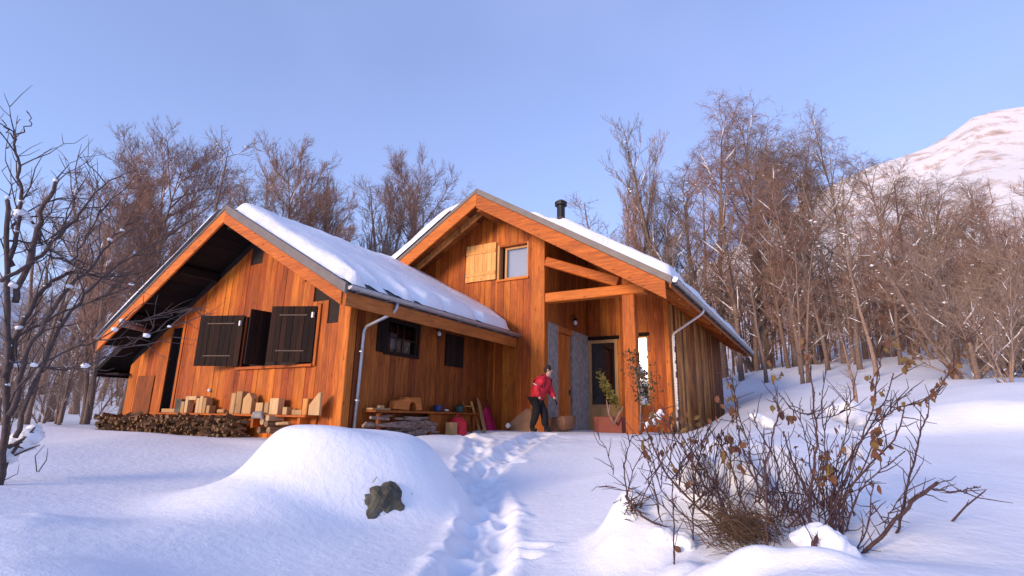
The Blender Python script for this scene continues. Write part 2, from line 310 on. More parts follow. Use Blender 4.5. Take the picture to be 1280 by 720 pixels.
def ground_h(x, y):
    x = np.asarray(x, float); y = np.asarray(y, float); shp = x.shape; x = x.ravel(); y = y.ravel()
    r = np.hypot(x, y); az = np.arctan2(x, y); az = np.where(az > 2.6, az-2*PI, az)
    q = np.stack([np.clip(az, -1.9, .95), np.log(np.clip(r, 1.4, 46))], 1)*KS
    z = np.empty(len(x))
    for i in range(0, len(x), 20000):
        s = q[i:i+20000]; z[i:i+20000] = tpsU(((s[:, None]-XY_[None])**2).sum(-1))@Wt[:Nn]+Wt[Nn]+s@Wt[Nn+1:]
    off = np.clip((np.abs(az+.47)-1.35)/.7, 0, 1); off = off*off*(3-2*off)
    z = z*(1-off)+(-1.2-.01*r)*off
    # level ground under and round the house
    for (X0, X1, Y0, Y1, Z) in ((-17.5, -7.6, 7.1, 13.2, -.52), (-13.5, -3.7, 12.0, 26.5, -.32)):
        d = np.hypot(np.maximum(0, np.maximum(X0-x, x-X1)), np.maximum(0, np.maximum(Y0-y, y-Y1)))
        w = np.clip(1-d/.9, 0, 1); w = w*w*(3-2*w); z = z*(1-w)+(Z+.0*x)*w
    z = z+.035*vnoise(x, y, .9)*np.clip(r/6, .3, 1)+.012*vnoise(x, y, 3.1, 9)+.006*vnoise(x, y*.5, 8.5, 25)*np.clip(.5+vnoise(x, y, .8, 41)*2, 0, 1)+.05*vnoise(x, y, .35, 20)*np.clip(r/10, 0, 1)
    for (x0, y0, h, rx, ry, a) in LP:
        c, s = math.cos(a), math.sin(a); u = (x-x0)*c-(y-y0)*s; v = (x-x0)*s+(y-y0)*c
        d2 = (u/rx)**2+(v/ry)**2; near = d2 < 6
        bmp = h*np.exp(-d2**1.35*.9) if h < .5 else h*np.exp(-d2**2.6*.8)
        if abs(h) > .09 and rx < .6: bmp = bmp*(1+.22*vnoise(x, y, 9, 3)+.12*vnoise(x, y, 19, 30))
        z = z+np.where(near, bmp, 0)
    mx_, my_ = LP[0][0], LP[0][1]; nm_ = (x-mx_)**2+(y-my_)**2 < 4.4      # the boulder's snow cap is blown flat on top
    z = np.where(nm_, z-np.log1p(np.exp(np.clip((z+.10)*11, -30, 30)))/11, z)
    for (tr, w, dp) in ((TRAIL, .27, .11), (TRAIL2, .22, .06)):
        d = seg_dist(x, y, tr); k = np.exp(-(d/w)**4); e = np.exp(-((d-w*1.25)/(w*.35))**2)
        nz = vnoise(x, y, 7.5, 5)+.7*vnoise(x, y, 15, 33)
        z = z-k*(dp+.045*nz)+e*(.02+.035*np.maximum(0, nz))
    for (fx, fy, c, s, dp) in PRINTS:
        u = (x-fx)*c-(y-fy)*s; v = (x-fx)*s+(y-fy)*c; d2 = (u/.10)**2+(v/.19)**2
        z = z+np.where(d2 < 9, -dp*np.exp(-d2**2)+.018*np.exp(-((np.sqrt(d2)-1.5)/.4)**2), 0)
    # trampled snow before the door
    x0, y0 = gxy(655, 548, 12.3); d2 = ((x-x0)/1.6)**2+((y-y0)/.9)**2
    z = z+np.exp(-d2)*(.03*vnoise(x, y, 6, 12)+.03*vnoise(x, y, 13, 40))
    return z.reshape(shp)
def gz(x, y): return float(ground_h(np.array([x]), np.array([y]))[0])

def sheet(name, X, Y, Z, mat, wrap=True):
    nr, na = X.shape; v = np.stack([X.ravel(), Y.ravel(), Z.ravel()], 1)
    i = np.arange(nr-1)[:, None]*na; j = np.arange(na-1 if not wrap else na)[None]; j2 = (j+1) % na
    f = np.stack([i+j, i+j2, i+na+j2, i+na+j], -1).reshape(-1, 4)[:, ::-1]
    me = bpy.data.meshes.new(name); me.vertices.add(len(v)); me.vertices.foreach_set('co', v.ravel().astype(np.float32))
    me.loops.add(f.size); me.loops.foreach_set('vertex_index', f.ravel().astype(np.int32)); me.polygons.add(len(f))
    me.polygons.foreach_set('loop_start', np.arange(0, f.size, 4, dtype=np.int32)); me.polygons.foreach_set('loop_total', np.full(len(f), 4, np.int32))
    me.polygons.foreach_set('use_smooth', np.ones(len(f), bool)); me.update(calc_edges=True); me.materials.append(mat)
    o = bpy.data.objects.new(name, me); COL.objects.link(o); WL[o.name] = Vector((0, 0, 0)); return o
azl = np.concatenate([np.linspace(-1.34, .34, 520), np.linspace(.34, 2*PI-1.34, 90)[1:-1]])
rr = np.concatenate([[0.02], np.geomspace(.4, 2.6, 14)[:-1], np.geomspace(2.6, 16, 300)[:-1], np.geomspace(16, 45, 50)])
AZ, RR = np.meshgrid(azl, rr); X_ = RR*np.sin(AZ); Y_ = RR*np.cos(AZ)
g = sheet('snow_ground', X_, Y_, ground_h(X_, Y_), M['snow']); g['kind'] = 'structure'

# mountainside: measured skyline, rising from the edge of the snow field
SK = [(-2.2, .14), (-1.6, .16)]+[azs(*p) for p in [(5, 345), (130, 410), (300, 420), (500, 400), (700, 385), (850, 345), (900, 322), (980, 268), (1050, 226), (1090, 207), (1130, 195), (1160, 184), (1190, 166), (1215, 147), (1245, 138), (1280, 133)]]+[(.42, .47), (.62, .40), (.9, .22), (1.3, .09), (1.7, .06), (2.6, .05)]
SKa = np.array([p[0] for p in SK]); SKs = np.array([p[1] for p in SK])
RC = 620.
def mount_h(x, y):
    r = np.hypot(x, y); az = np.arctan2(x, y); az = np.where(az > 2.6, az-2*PI, az)
    crest = np.interp(az, SKa, SKs, left=.08, right=.05)
    z0 = ground_h(x/r*45, y/r*45); e0 = z0/45
    t = np.clip(np.log(r/45)/math.log(RC/45), 0, 1); t = .65*t+.35*t*t*(3-2*t)
    z = r*(e0*(1-t)+crest*t)
    nz = (vnoise(x, y, .02, 8)*9+vnoise(x, y, .06, 20)*3+vnoise(x, y, .2, 30)*.8)*np.clip((r-45)/250, 0, 1)*np.clip(t*1.3, 0, 1)
    nz = nz*np.clip(1-(r-RC*.8)/(RC*.2), .15, 1)
    return np.where(r > RC, z-(r-RC)*.35, z)+nz
rr2 = np.concatenate([np.geomspace(45, RC, 90), np.geomspace(RC*1.03, RC*1.9, 8)])
azl2 = np.concatenate([np.linspace(-1.4, .5, 420), np.linspace(.5, 2*PI-1.4, 90)[1:-1]])
AZ, RR = np.meshgrid(azl2, rr2); X_ = RR*np.sin(AZ); Y_ = RR*np.cos(AZ)
mo = sheet('mountain', X_, Y_, mount_h(X_, Y_), M['mountain']); mo['kind'] = 'structure'
def terrain(x, y):
    r = math.hypot(x, y)
    return gz(x, y) if r < 45 else float(mount_h(np.array([x]), np.array([y]))[0])
# ------------------------------------------------------------------ the chalet
rnd = random.Random(11)
chalet = thing('chalet', 'orange larch mountain chalet of two joined gabled wings with grey-edged roofs under snow', 'house', (-9.5, 13.17, -.4))
Y1, XP, ZP, M1, WR, L1 = 12.04, -8.25, 6.557, .6064, 5.466, 15.12
YW, XC, XR, YR, YB = 13.17, -6.58, -3.96, 16.32, 25.8
Y2, X2, Z2, M2 = 6.69, -11.62, 4.692, .5575
YG, XE = 7.74, -8.38
def zr1(x): return ZP-M1*abs(x-XP)
def zr2(x): return Z2-M2*abs(x-X2)
def plank_wall(name, P0, ud, nd, u0, u1, zb, top, holes=(), mat='plank', w=.2, seed=1, breaks=(), cap=None, planks=True, backmat=None, ptop=None):
    P0, ud, nd = Vector(P0), Vector(ud), Vector(nd); r = random.Random(seed)
    br = sorted(set([round(q, 4) for q in [u0, u1]+list(breaks)+[h[0] for h in holes]+[h[1] for h in holes] if u0-1e-6 <= q <= u1+1e-6]))
    def P(u, z, d): return P0+ud*u+nd*d+Vector((0, 0, z))
    def pieces(a, b):
        mid = (a+b)/2; cuts = sorted([(h[2], h[3]) for h in holes if h[0] < mid < h[1]]); z = zb; out = []
        for (za, zc) in cuts:
            if za > z+.02: out.append((z, za))
            z = max(z, zc)
        if z < max(top(a), top(b))-.02: out.append((z, None))
        return out
    m = MB()
    for a, b in zip(br[:-1], br[1:]):
        for z0, z1 in pieces(a, b):
            ta, tb = (top(a), top(b)) if z1 is None else (z1, z1)
            m.hexa([P(a, z0, -.16), P(b, z0, -.16), P(b, z0, -.002), P(a, z0, -.002), P(a, ta, -.16), P(b, tb, -.16), P(b, tb, -.002), P(a, ta, -.002)])
    wl = m.build(name, M[backmat] if backmat else M['void'], chalet, fix=True)
    if not planks: return wl
    for a, b in zip(br[:-1], br[1:]):
        k = max(1, round((b-a)/w)); ws = [r.uniform(.75, 1.25) for _ in range(k)]; s = (b-a)/sum(ws); e = [a]
        for q in ws: e.append(e[-1]+q*s)
        for c, d in zip(e[:-1], e[1:]):
            g = .0018; c2, d2 = c+g, d-g
            for z0, z1 in pieces(a, b):
                ta, tb = ((ptop or top)(c2), (ptop or top)(d2)) if z1 is None else (z1, z1)
                if cap: ta, tb = min(ta, cap((c+d)/2)), min(tb, cap((c+d)/2))
                if min(ta, tb) < z0+.03: continue
                f = .022+r.uniform(0, .014); t1 = r.uniform(-.003, .003)
                m = MB(); bt = r.uniform(-.02, 0) if z0 == zb else 0
                bv = .004
                m.hexa([P(c2, z0+bt, f+t1-bv), P(d2, z0+bt, f-t1-bv), P(d2, z0+bt, -.001), P(c2, z0+bt, -.001), P(c2, ta, f+t1-bv), P(d2, tb, f-t1-bv), P(d2, tb, -.001), P(c2, ta, -.001)])
                # chamfered face
                m.hexa([P(c2+bv, z0+bt, f+t1), P(d2-bv, z0+bt, f-t1), P(d2, z0+bt, f-t1-bv), P(c2, z0+bt, f+t1-bv), P(c2+bv, ta, f+t1), P(d2-bv, tb, f-t1), P(d2, tb, f-t1-bv), P(c2, ta, f+t1-bv)])
                m.build('plank', M[mat], wl, fix=True)
    return wl
T2, T1 = .17, .19                       # roof thickness
# left wing: gable wall
def top2(u): return zr2(u-17.)-T2-.01
def cap2(u):
    x = u-17.
    if -9.95 < x < -9.58: return 2.92
    if -9.58 <= x < -9.08: return 2.42
    if -9.08 <= x < -8.74: return 1.90
    if -12.05 < x < -11.6: return 3.58
    return 99
plank_wall('gable_wall', (-17, YG, 0), (1, 0, 0), (0, -1, 0), 0, 8.62, -.6, top2, [(1.9, 2.4, -.02, 2.2), (5.1, 7.55, 1.06, 2.26)], 'plank', .205, 3, [17-11.62, 7.05, 7.42, 7.92, 8.26, 4.95, 5.4], cap2, ptop=lambda u: top2(u)-(.24 if u-17 < -11.6 else 0))  # boards left of the peak stop short; dark backing stands in for overhang shade
boxo('gap_shade_board', M['void'], chalet, -15.12, -14.58, YG+.17, YG+.2, -.1, 2.3)  # near-black board stands in for the shade inside the gap
boxo('room_shade_board', M['void'], chalet, -12., -9.3, YG+.17, YG+.2, .9, 2.4)  # dark board stands in for the unlit room behind the shutters
boxo('corner_post', M['beam_z'], chalet, XE-.16, XE+.012, YG-.05, YG+.16, -.6, 2.36, bevel=.01)
boxo('trim_board', M['beam_z'], chalet, -15.16, -15.06, YG-.06, YG-.038, -.05, 2.0, bevel=.004)
for xx in (-14.55,): boxo('trim_board', M['beam_z'], chalet, xx-.02, xx+.08, YG-.06, YG-.038, -.05, 2.5, bevel=.004)
boxo('window_sill', M['beam_x'], chalet, -12., -9.35, YG-.1, YG-.038, .99, 1.05, bevel=.006)
# low hatch in the left part
boxo('hatch', M['plank_side'], chalet, -16.45, -15.6, YG-.058, YG-.038, -.5, .95, bevel=.005)
# side wall of the left wing
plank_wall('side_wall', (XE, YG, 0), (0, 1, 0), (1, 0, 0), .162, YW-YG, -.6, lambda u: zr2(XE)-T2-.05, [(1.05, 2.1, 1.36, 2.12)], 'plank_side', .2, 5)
plank_wall('rear_side_wall', (-17, YG, 0), (0, 1, 0), (-1, 0, 0), .17, YW-YG, -.6, lambda u: zr2(-17)-T2-.05, (), 'plank_side', .4, 6, planks=False, backmat='plank_side')
# main wing: front wall
plank_wall('front_wall', (-13.6, YW, 0), (1, 0, 0), (0, -1, 0), 0, 7.0, -.6, lambda u: zr1(u-13.6)-T1-.01, [(5.42, 6.47, 4.0, 5.12)], 'plank', .2, 8, [13.6+XP, 5.2])
boxo('corner_post', M['beam_z'], chalet, -7.0, XC+.01, YW-.07, YW+.2, -.5, zr1(-7.0)-T1-.02-.25, bevel=.012)
m = MB(); m.hexa([(-7.0, YW-.068, 5.35), (XC+.008, YW-.068, 5.1), (XC+.008, YW-.04, 5.1), (-7.0, YW-.04, 5.35), (-7.0, YW-.068, zr1(-7.)-T1-.02), (XC+.008, YW-.068, zr1(XC)-T1-.02), (XC+.008, YW-.04, zr1(XC)-T1-.02), (-7., YW-.04, zr1(-7.)-T1-.02)])
# porch: side wall (planks above grey render and door), back wall
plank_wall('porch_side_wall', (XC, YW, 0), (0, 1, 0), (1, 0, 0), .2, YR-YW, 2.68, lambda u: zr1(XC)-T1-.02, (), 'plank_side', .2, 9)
pier = boxo('render_pier', M['stone'], chalet, XC-.2, XC+.03, YW+.16, YW+.80, -.5, 2.68, bevel=.015)
pier = boxo('render_pier', M['stone'], chalet, XC-.2, XC+.03, 15.02, YR-.01, -.5, 2.68, bevel=.015)
dr = boxo('door', M['plank_old'], chalet, XC-.14, XC-.08, 14.02, 15.0, -.32, 2.5, bevel=.004)
for k in range(5): boxo('board', M['shutter_new' if 0 else 'beam_z'], dr, XC-.079, XC-.045, 14.04+k*.19, 14.04+k*.19+.182, -.3, 2.48, bevel=.006)
boxo('handle', M['iron'], dr, XC-.045, XC+.0, 14.86, 14.90, .7, .86, bevel=.006)
boxo('door_frame', M['beam_z'], chalet, XC-.1, XC+.02, 13.972, 14.05, -.32, 2.68, bevel=.008)
boxo('door_lintel', M['beam_y'], chalet, XC-.1, XC+.025, 14.052, 15.015, 2.5, 2.676, bevel=.008)
plank_wall('porch_back_wall', (XC, YR, 0), (1, 0, 0), (0, -1, 0), 0, XR-XC, -.5, lambda u: zr1(u+XC)-T1-.02, [(.03, .98, .38, 2.52), (1.3, 2.0, .45, 2.58)], 'plank', .2, 10, [.03, .98])
plank_wall('right_wall', (XR, YR, 0), (0, 1, 0), (1, 0, 0), 0, YB-YR, -.5, lambda u: zr1(XR)-T1-.03, (), 'plank_old', .3, 12)
plank_wall('rear_wall', (-12.5, YB, 0), (1, 0, 0), (0, 1, 0), 0, 8.5, -.6, lambda u: zr1(u-12.5)-T1-.01, (), 'plank_side', .4, 13, [12.5+XP], planks=False, backmat='plank_side')
plank_wall('rear_side_wall', (-12.5, YW, 0), (0, 1, 0), (-1, 0, 0), .17, YB-YW, -.6, lambda u: zr1(-12.5)-T1-.05, (), 'plank_side', .4, 14, planks=False, backmat='plank_side')
boxo('corner_post', M['beam_z'], chalet, XR-.10, XR+.04, YR-.04, YR+.1, -.5, zr1(XR)-T1-.05, bevel=.01)
# porch framing
boxo('porch_post', M['beam_z'], chalet, -4.33, -3.99, YW-.06, YW+.22, -.45, 3.19, bevel=.02)
beamo('tie_beam', 'x' and M['beam_x'], chalet, (XC+.012, YW+.08, 3.33), (-3.72, YW+.08, 3.33), .28, .27, bevel=.02)
beamo('brace_beam', M['beam_x'], chalet, (XC+.012, YW+.06, 4.42), (-4.42, YW+.06, 3.56), .24, .27, bevel=.02)
boxo('king_block', M['beam_z'], chalet, -4.32, -4.02, YW-.03, YW+.2, 3.468, zr1(-4.1)-T1-.04, bevel=.015)
beamo('wall_plate', M['beam_y'], chalet, (-4.15, Y1+.12, 3.86), (-4.15, YR-.02, 3.86), .2, .02, bevel=.004)
beamo('purlin', M['beam_y'], chalet, (XP, Y1+.1, ZP-T1-.22-.1), (XP, YW-.002, ZP-T1-.32), .24, .26, bevel=.015)
beamo('rafter', M['plank_old'], chalet, (XP-.15, Y1+.62, zr1(XP-.15)-T1-.10), (-13.6, Y1+.62, zr1(-13.6)-T1-.10), .1, .16, bevel=.008)
for X in (-5.3,): beamo('purlin', M['beam_y'], chalet, (X, Y1+.1, zr1(X)-T1-.16), (X, YR-.01, zr1(X)-T1-.16), .18, .2, bevel=.012)
for k in range(14):
    yy = YW+.3+k*1.02; xa = XR+.045 if yy > YR else -4.0
    beamo('rafter', M['beam_x'], chalet, (xa, yy, zr1(xa)-T1-.08), (-2.9, yy, zr1(-2.9)-T1-.08), .1, .13, bevel=.006)
# dark purlins of the left wing overhang
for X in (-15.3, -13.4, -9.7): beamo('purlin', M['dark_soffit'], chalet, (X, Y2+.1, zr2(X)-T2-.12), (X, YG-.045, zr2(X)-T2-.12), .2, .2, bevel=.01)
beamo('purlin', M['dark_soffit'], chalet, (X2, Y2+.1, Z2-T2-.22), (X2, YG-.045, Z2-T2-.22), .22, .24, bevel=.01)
# roofs: deck slabs, boarded soffit, metal edge, barge boards
def roof_side(nm, x0, x1, zf, y0, y1, T, soffit, mat='tile'):
    z0, z1 = zf(x0), zf(x1); s = MB()
    s.hexa([(x0, y0, z0-T+.03), (x1, y0, z1-T+.03), (x1, y1, z1-T+.03), (x0, y1, z0-T+.03), (x0, y0, z0-.012), (x1, y0, z1-.012), (x1, y1, z1-.012), (x0, y1, z0-.012)])
    rf = s.build(nm, M[mat], chalet, fix=True)
    n = max(4, int(abs(x1-x0)/.32)); vis = MB()
    for k in range(n):                                  # soffit boards run with the ridge, one proud edge each
        a = x0+(x1-x0)*k/n; b_ = x0+(x1-x0)*(k+1)/n; e = .004*(1 if b_ > a else -1); a += e; b_ -= e
        o = .004*(k % 3)
        vis = MB(); vis.hexa([(a, y0+.012, zf(a)-T-o), (b_, y0+.012, zf(b_)-T-o), (b_, y1-.012, zf(b_)-T-o), (a, y1-.012, zf(a)-T-o), (a, y0+.012, zf(a)-T+.029), (b_, y0+.012, zf(b_)-T+.029), (b_, y1-.012, zf(b_)-T+.029), (a, y1-.012, zf(a)-T+.029)])
        vis.build('soffit_board', M[soffit], rf, fix=True)
    return rf
def slope_board(nm, mat, x0, x1, zf, y0, y1, ztop, zbot, plumb=True, parent=None):
    s = MB(); s.hexa([(x0, y0, zf(x0)-zbot), (x1, y0, zf(x1)-zbot), (x1, y1, zf(x1)-zbot), (x0, y1, zf(x0)-zbot), (x0, y0, zf(x0)-ztop), (x1, y0, zf(x1)-ztop), (x1, y1, zf(x1)-ztop), (x0, y1, zf(x0)-ztop)])
    return s.build(nm, M[mat], parent or chalet, fix=True, bevel=.006)
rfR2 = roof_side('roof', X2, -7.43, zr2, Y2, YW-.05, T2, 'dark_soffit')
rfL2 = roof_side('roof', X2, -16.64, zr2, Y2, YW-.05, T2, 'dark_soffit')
lw = MB(); lw.hexa([(-17.95, Y2+.55, zr2(-17.95)-T2), (-16.63, Y2+.55, zr2(-16.63)-T2), (-16.63, YW-.1, zr2(-16.63)-T2), (-17.95, YW-.1, zr2(-17.95)-T2), (-17.95, Y2+.55, zr2(-17.95)-.02), (-16.63, Y2+.55, zr2(-16.63)-.02), (-16.63, YW-.1, zr2(-16.63)-.02), (-17.95, YW-.1, zr2(-17.95)-.02)])
lw.build('lower_roof', M['dark_soffit'], chalet, fix=True)
beamo('eave_plate', M['dark_soffit'], chalet, (-17.75, Y2+.5, zr2(-17.75)-T2-.09), (-17.75, YW-.2, zr2(-17.75)-T2-.09), .18, .16)
boxo('eave_soffit', M['dark_soffit'], chalet, -17.7, -16.9, Y2+.7, YG-.05, zr2(-17.7)-T2-.14, zr2(-17.7)-T2-.10)
rfR1 = roof_side('roof', XP, XP+WR, zr1, Y1, Y1+L1, T1, 'orange_soffit')
rfL1 = roof_side('roof', XP, XP-WR, zr1, Y1, Y1+L1, T1, 'orange_soffit')
slope_board('roof_edge', 'flash', X2, -7.40, zr2, Y2-.07, Y2-.003, -.03, .17)
slope_board('roof_edge', 'flash', X2-.002, -16.66, zr2, Y2-.07, Y2-.003, -.012, .07)
slope_board('barge_board', 'beam_x', X2, -7.5, zr2, Y2-.055, Y2-.004, .175, .43)
slope_board('barge_board', 'beam_x', X2-.002, -16.6, zr2, Y2-.055, Y2-.004, .075, .38)
slope_board('roof_edge', 'flash', XP, XP+WR+.03, zr1, Y1-.08, Y1-.003, -.015, .17)
slope_board('roof_edge', 'flash', XP-.002, XP-WR-.03, zr1, Y1-.08, Y1-.003, -.015, .11)
slope_board('barge_board', 'beam_x', XP, XP+WR-.12, zr1, Y1-.065, Y1-.004, .175, .60)
slope_board('barge_board', 'beam_x', XP-.002, XP-WR+.1, zr1, Y1-.065, Y1-.004, .115, .52)
boxo('fascia_board', M['beam_y'], chalet, -7.47, -7.432, Y2+.0, YW-.1, zr2(-7.43)-.40, zr2(-7.43)-.05, bevel=.005)
boxo('fascia_board', M['beam_y'], chalet, -2.83, -2.79, Y1+.0, Y1+L1-.05, zr1(-2.79)-.26, zr1(-2.79)-.05, bevel=.005)
def gutter(x, y0, y1, z, r=.075):
    m = MB(); n = 8; pts = []
    for y in (y0, y1):
        for k in range(n+1):
            a = PI+PI*k/n; pts.append((x+r*math.cos(a), y, z+r*math.sin(a)))
        for k in range(n+1):
            a = 2*PI-PI*k/n; pts.append((x+(r-.008)*math.cos(a), y, z+.004+(r-.008)*math.sin(a)))
    k = 2*(n+1); m.add(pts, [(i, (i+1) % k, k+(i+1) % k, k+i) for i in range(k)]+[tuple(range(n+1))]+[tuple(range(k, k+n+1))])
    m.tube([(x+r, y0, z+.002), (x+r, y1, z+.002)], .011, 5)
    return m.build('gutter', M['zinc'], chalet, smooth=False, fix=True)
g2 = gutter(-7.35, Y2-.02, YW-.12, zr2(-7.35)-.0, .07); g1 = gutter(-2.71, Y1-.02, Y1+L1, zr1(-2.71)-.02, .075)
for k in range(8): beamo('gutter_bracket', M['zinc'], g2, (-7.44, Y2+.2+k*.82, zr2(-7.35)-.085), (-7.27, Y2+.2+k*.82, zr2(-7.35)-.085), .03, .012, bevel=0)
for k in range(14): beamo('gutter_bracket', M['zinc'], g1, (-2.80, Y1+.2+k*1.1, zr1(-2.71)-.11), (-2.63, Y1+.2+k*1.1, zr1(-2.71)-.11), .03, .012, bevel=0)
def pipe(pts, r, mat='zinc'):
    m = MB(); m.tube(pts, r, 8); return m.build('downspout', M[mat], chalet, smooth=True)
za = zr2(-7.35)-.07
dp = pipe([(-7.36, 7.98, za), (-7.37, 7.98, za-.1), (-7.46, 7.99, za-.2), (-8.22, 8.05, 1.84), (-8.31, 8.06, 1.76), (-8.32, 8.06, 1.66), (-8.30, 8.0, -.6)], .038)
for z in (1.3, .3): m = MB(); m.tube([(-8.31, 8.03+.0*z, z-.015), (-8.31, 8.03, z+.015)], .056, 8); m.build('pipe_clamp', M['zinc'], dp)
za = zr1(-2.71)-.1
dp = pipe([(-2.72, 15.5, za), (-2.75, 15.5, za-.08), (-2.84, 15.53, za-.15), (-3.76, 16.33, 2.62), (-3.83, 16.4, 2.54), (-3.84, 16.42, 2.44), (-3.84, 16.42, -.3)], .034, 'whitep')
# flue pipe
fl = MB(); fl.tube([(-7.85, 17, 6.1), (-7.85, 17, 7.72)], .15, 12); flo = fl.build('flue_pipe', M['black_metal'], chalet, smooth=False)
fl = MB(); fl.tube([(-7.85, 17, 7.72), (-7.85, 17, 7.78), (-7.85, 17, 7.80), (-7.85, 17, 7.93), (-7.85, 17, 8.02)], [.15, .155, .23, .235, .10], 14); fl.build('cowl', M['black_metal'], flo)
fl = MB(); fl.tube([(-7.85, 17, 7.25), (-7.85, 17, 7.31)], .17, 12); fl.build('collar', M['iron'], flo)
# upper window and its open shutter
def window_at(x0, x1, z0, z1, y, glass='glass', pale_sheet=True, cross=False, fm='pale_frame', fw=.07):
    w = MB(); w.box(x0, x0+fw, y, y+.06, z0, z1); w.box(x1-fw, x1, y, y+.06, z0, z1); w.box(x0+fw, x1-fw, y+.001, y+.059, z0, z0+fw); w.box(x0+fw, x1-fw, y+.001, y+.059, z1-fw, z1)
    if cross:
        w.box((x0+x1)/2-.02, (x0+x1)/2+.02, y+.01, y+.05, z0+fw, z1-fw)
    wo_ = w.build('window', M[fm], chalet)
    boxo('pane', M[glass], wo_, x0+fw, x1-fw, y+.03, y+.036, z0+fw, z1-fw)
    if pale_sheet: boxo('pale_sheet', M['pale_sheet'], wo_, x0+fw, x1-fw, y+.1, y+.11, z0+fw, z1-fw)  # white sheet added to stand in for sky reflected in the pane
    return wo_
for a, b_, c, d in ((-8.19, -8.13, 4.0, 5.12), (-7.17, -7.115, 4.0, 5.12)): boxo('window_lining', M['pale_frame'], chalet, a, b_, YW-.03, YW+.2, c, d)
boxo('window_lining', M['beam_x'], chalet, -8.13, -7.17, YW-.03, YW+.2, 5.07, 5.12)
boxo('window_sill', M['beam_x'], chalet, -8.2, -7.1, YW-.08, YW+.2, 3.97, 4.03, bevel=.006)
window_at(-8.0, -7.175, 4.04, 5.06, YW+.1)
boxo('room_shade_board', M['void'], chalet, -8.3, -7.05, YW+.3, YW+.33, 3.9, 5.2)  # dark board imitating the unlit room behind the upper window
def leaf(nm, a, b, z0, z1, mat, boards, straps=(), strapmat='iron', t=.03, parent=None, ledge=None, strl=.7):
    a, b = Vector((*a, 0)), Vector((*b, 0)); d = (b-a); W = d.length; d.normalize(); nrm = Vector((d.y, -d.x, 0))
    def Q(u, z, e): return a+d*u+nrm*e+Vector((0, 0, z))
    m = MB(); m.hexa([Q(.01, z0+.01, 0), Q(W-.01, z0+.01, 0), Q(W-.01, z0+.01, -t), Q(.01, z0+.01, -t), Q(.01, z1-.01, 0), Q(W-.01, z1-.01, 0), Q(W-.01, z1-.01, -t), Q(.01, z1-.01, -t)])
    s = m.build(nm, M[mat], parent or chalet, fix=True)
    for k in range(boards):
        u0, u1 = W*k/boards+.003, W*(k+1)/boards-.003; e = .018+.004*(k % 2); m = MB()
        m.hexa([Q(u0, z0, e), Q(u1, z0, e), Q(u1, z0, .001), Q(u0, z0, .001), Q(u0, z1, e), Q(u1, z1, e), Q(u1, z1, .001), Q(u0, z1, .001)]); m.build('board', M[mat], s, fix=True, bevel=.003)
    for z in straps:
        u0 = W*(1-strl)/2; m = MB(); h = .05 if ledge else .014
        m.hexa([Q(u0, z-h, .036), Q(W-u0, z-h, .036), Q(W-u0, z-h, .023), Q(u0, z-h, .023), Q(u0, z+h, .036), Q(W-u0, z+h, .036), Q(W-u0, z+h, .023), Q(u0, z+h, .023)]); m.build('ledge' if ledge else 'hinge_strap', M[ledge or strapmat], s, fix=True, bevel=.003)
    return s, Q, W
leaf('shutter', (-9.32, YW-.07), (-8.22, YW-.07), 4.06, 5.24, 'shutter_new', 7, (4.28, 4.98), ledge='shutter_new', strl=.98)
for z in (4.3, 4.95): boxo('hinge', M['black_metal'], chalet, -9.36, -9.30, YW-.1, YW-.045, z-.05, z+.05)
# big dark shutters of the left wing
def fz(px, py, z): d = ray(px, py); q = d*(z/d.z); return (q.x, q.y)
s1, Q1, w1 = leaf('shutter', fz(252, 395, 2.30), (-11.93, YG-.07), 1.08, 2.30, 'shutter', 8, (1.32, 2.1), strl=.62)
s2, Q2, w2 = leaf('shutter', fz(314, 386, 2.30), (-10.98, YG-.04), 1.06, 2.30, 'shutter', 5)
s3, Q3, w3 = leaf('shutter', fz(341, 383, 2.30), (-9.38, YG-.06), 1.08, 2.30, 'shutter', 8, (1.32, 2.1), strl=.62)
for (s, Q, w) in ((s1, Q1, w1), (s3, Q3, w3)):
    m = MB(); p = Q(w-.07, 2.1, .045); m.box(p.x-.025, p.x+.025, p.y-.02, p.y+.02, p.z-.06, p.z+.06); m.build('latch', M['whitep'], s)
boxo('trim_board', M['beam_z'], chalet, -9.36, -9.28, YG-.062, YG-.038, 1.0, 2.36, bevel=.004)
# side wall openings
fr = MB(); X = XE+.03; fr.box(X, X+.04, 8.72, 8.80, 1.33, 2.15); fr.box(X, X+.04, 9.82, 9.9, 1.33, 2.15); fr.box(X+.001, X+.039, 8.8, 9.82, 2.07, 2.15); fr.box(X+.001, X+.039, 8.8, 9.82, 1.33, 1.41)
fw_ = fr.build('window', M['shutter'], chalet)
boxo('pane', M['glass'], fw_, XE-.05, XE-.045, 8.8, 9.84, 1.36, 2.12)
gr = MB()
for y in (8.95, 9.18, 9.41): gr.box(XE-.03, XE-.01, y-.012, y+.012, 1.42, 2.05)
gr.box(XE-.028, XE-.012, 8.8, 9.82, 1.72, 1.75); gr.build('grille', M['black_metal'], fw_)
boxo('pale_sheet', M['pale_sheet'], fw_, XE-.12, XE-.11, 9.02, 9.30, 1.50, 1.86); boxo('room_shade_board', M['void'], chalet, XE-.4, XE-.37, 8.7, 9.95, 1.2, 2.3)  # pale sheet for the pane's white patch, dark board for room shade
leaf('shutter', (XE+.055, 8.12+.35), (XE+.055, 8.78), 1.36, 2.12, 'shutter', 3)
leaf('shutter', (XE+.06, 10.95), (XE+.06, 11.72), 1.28, 2.10, 'shutter', 4)
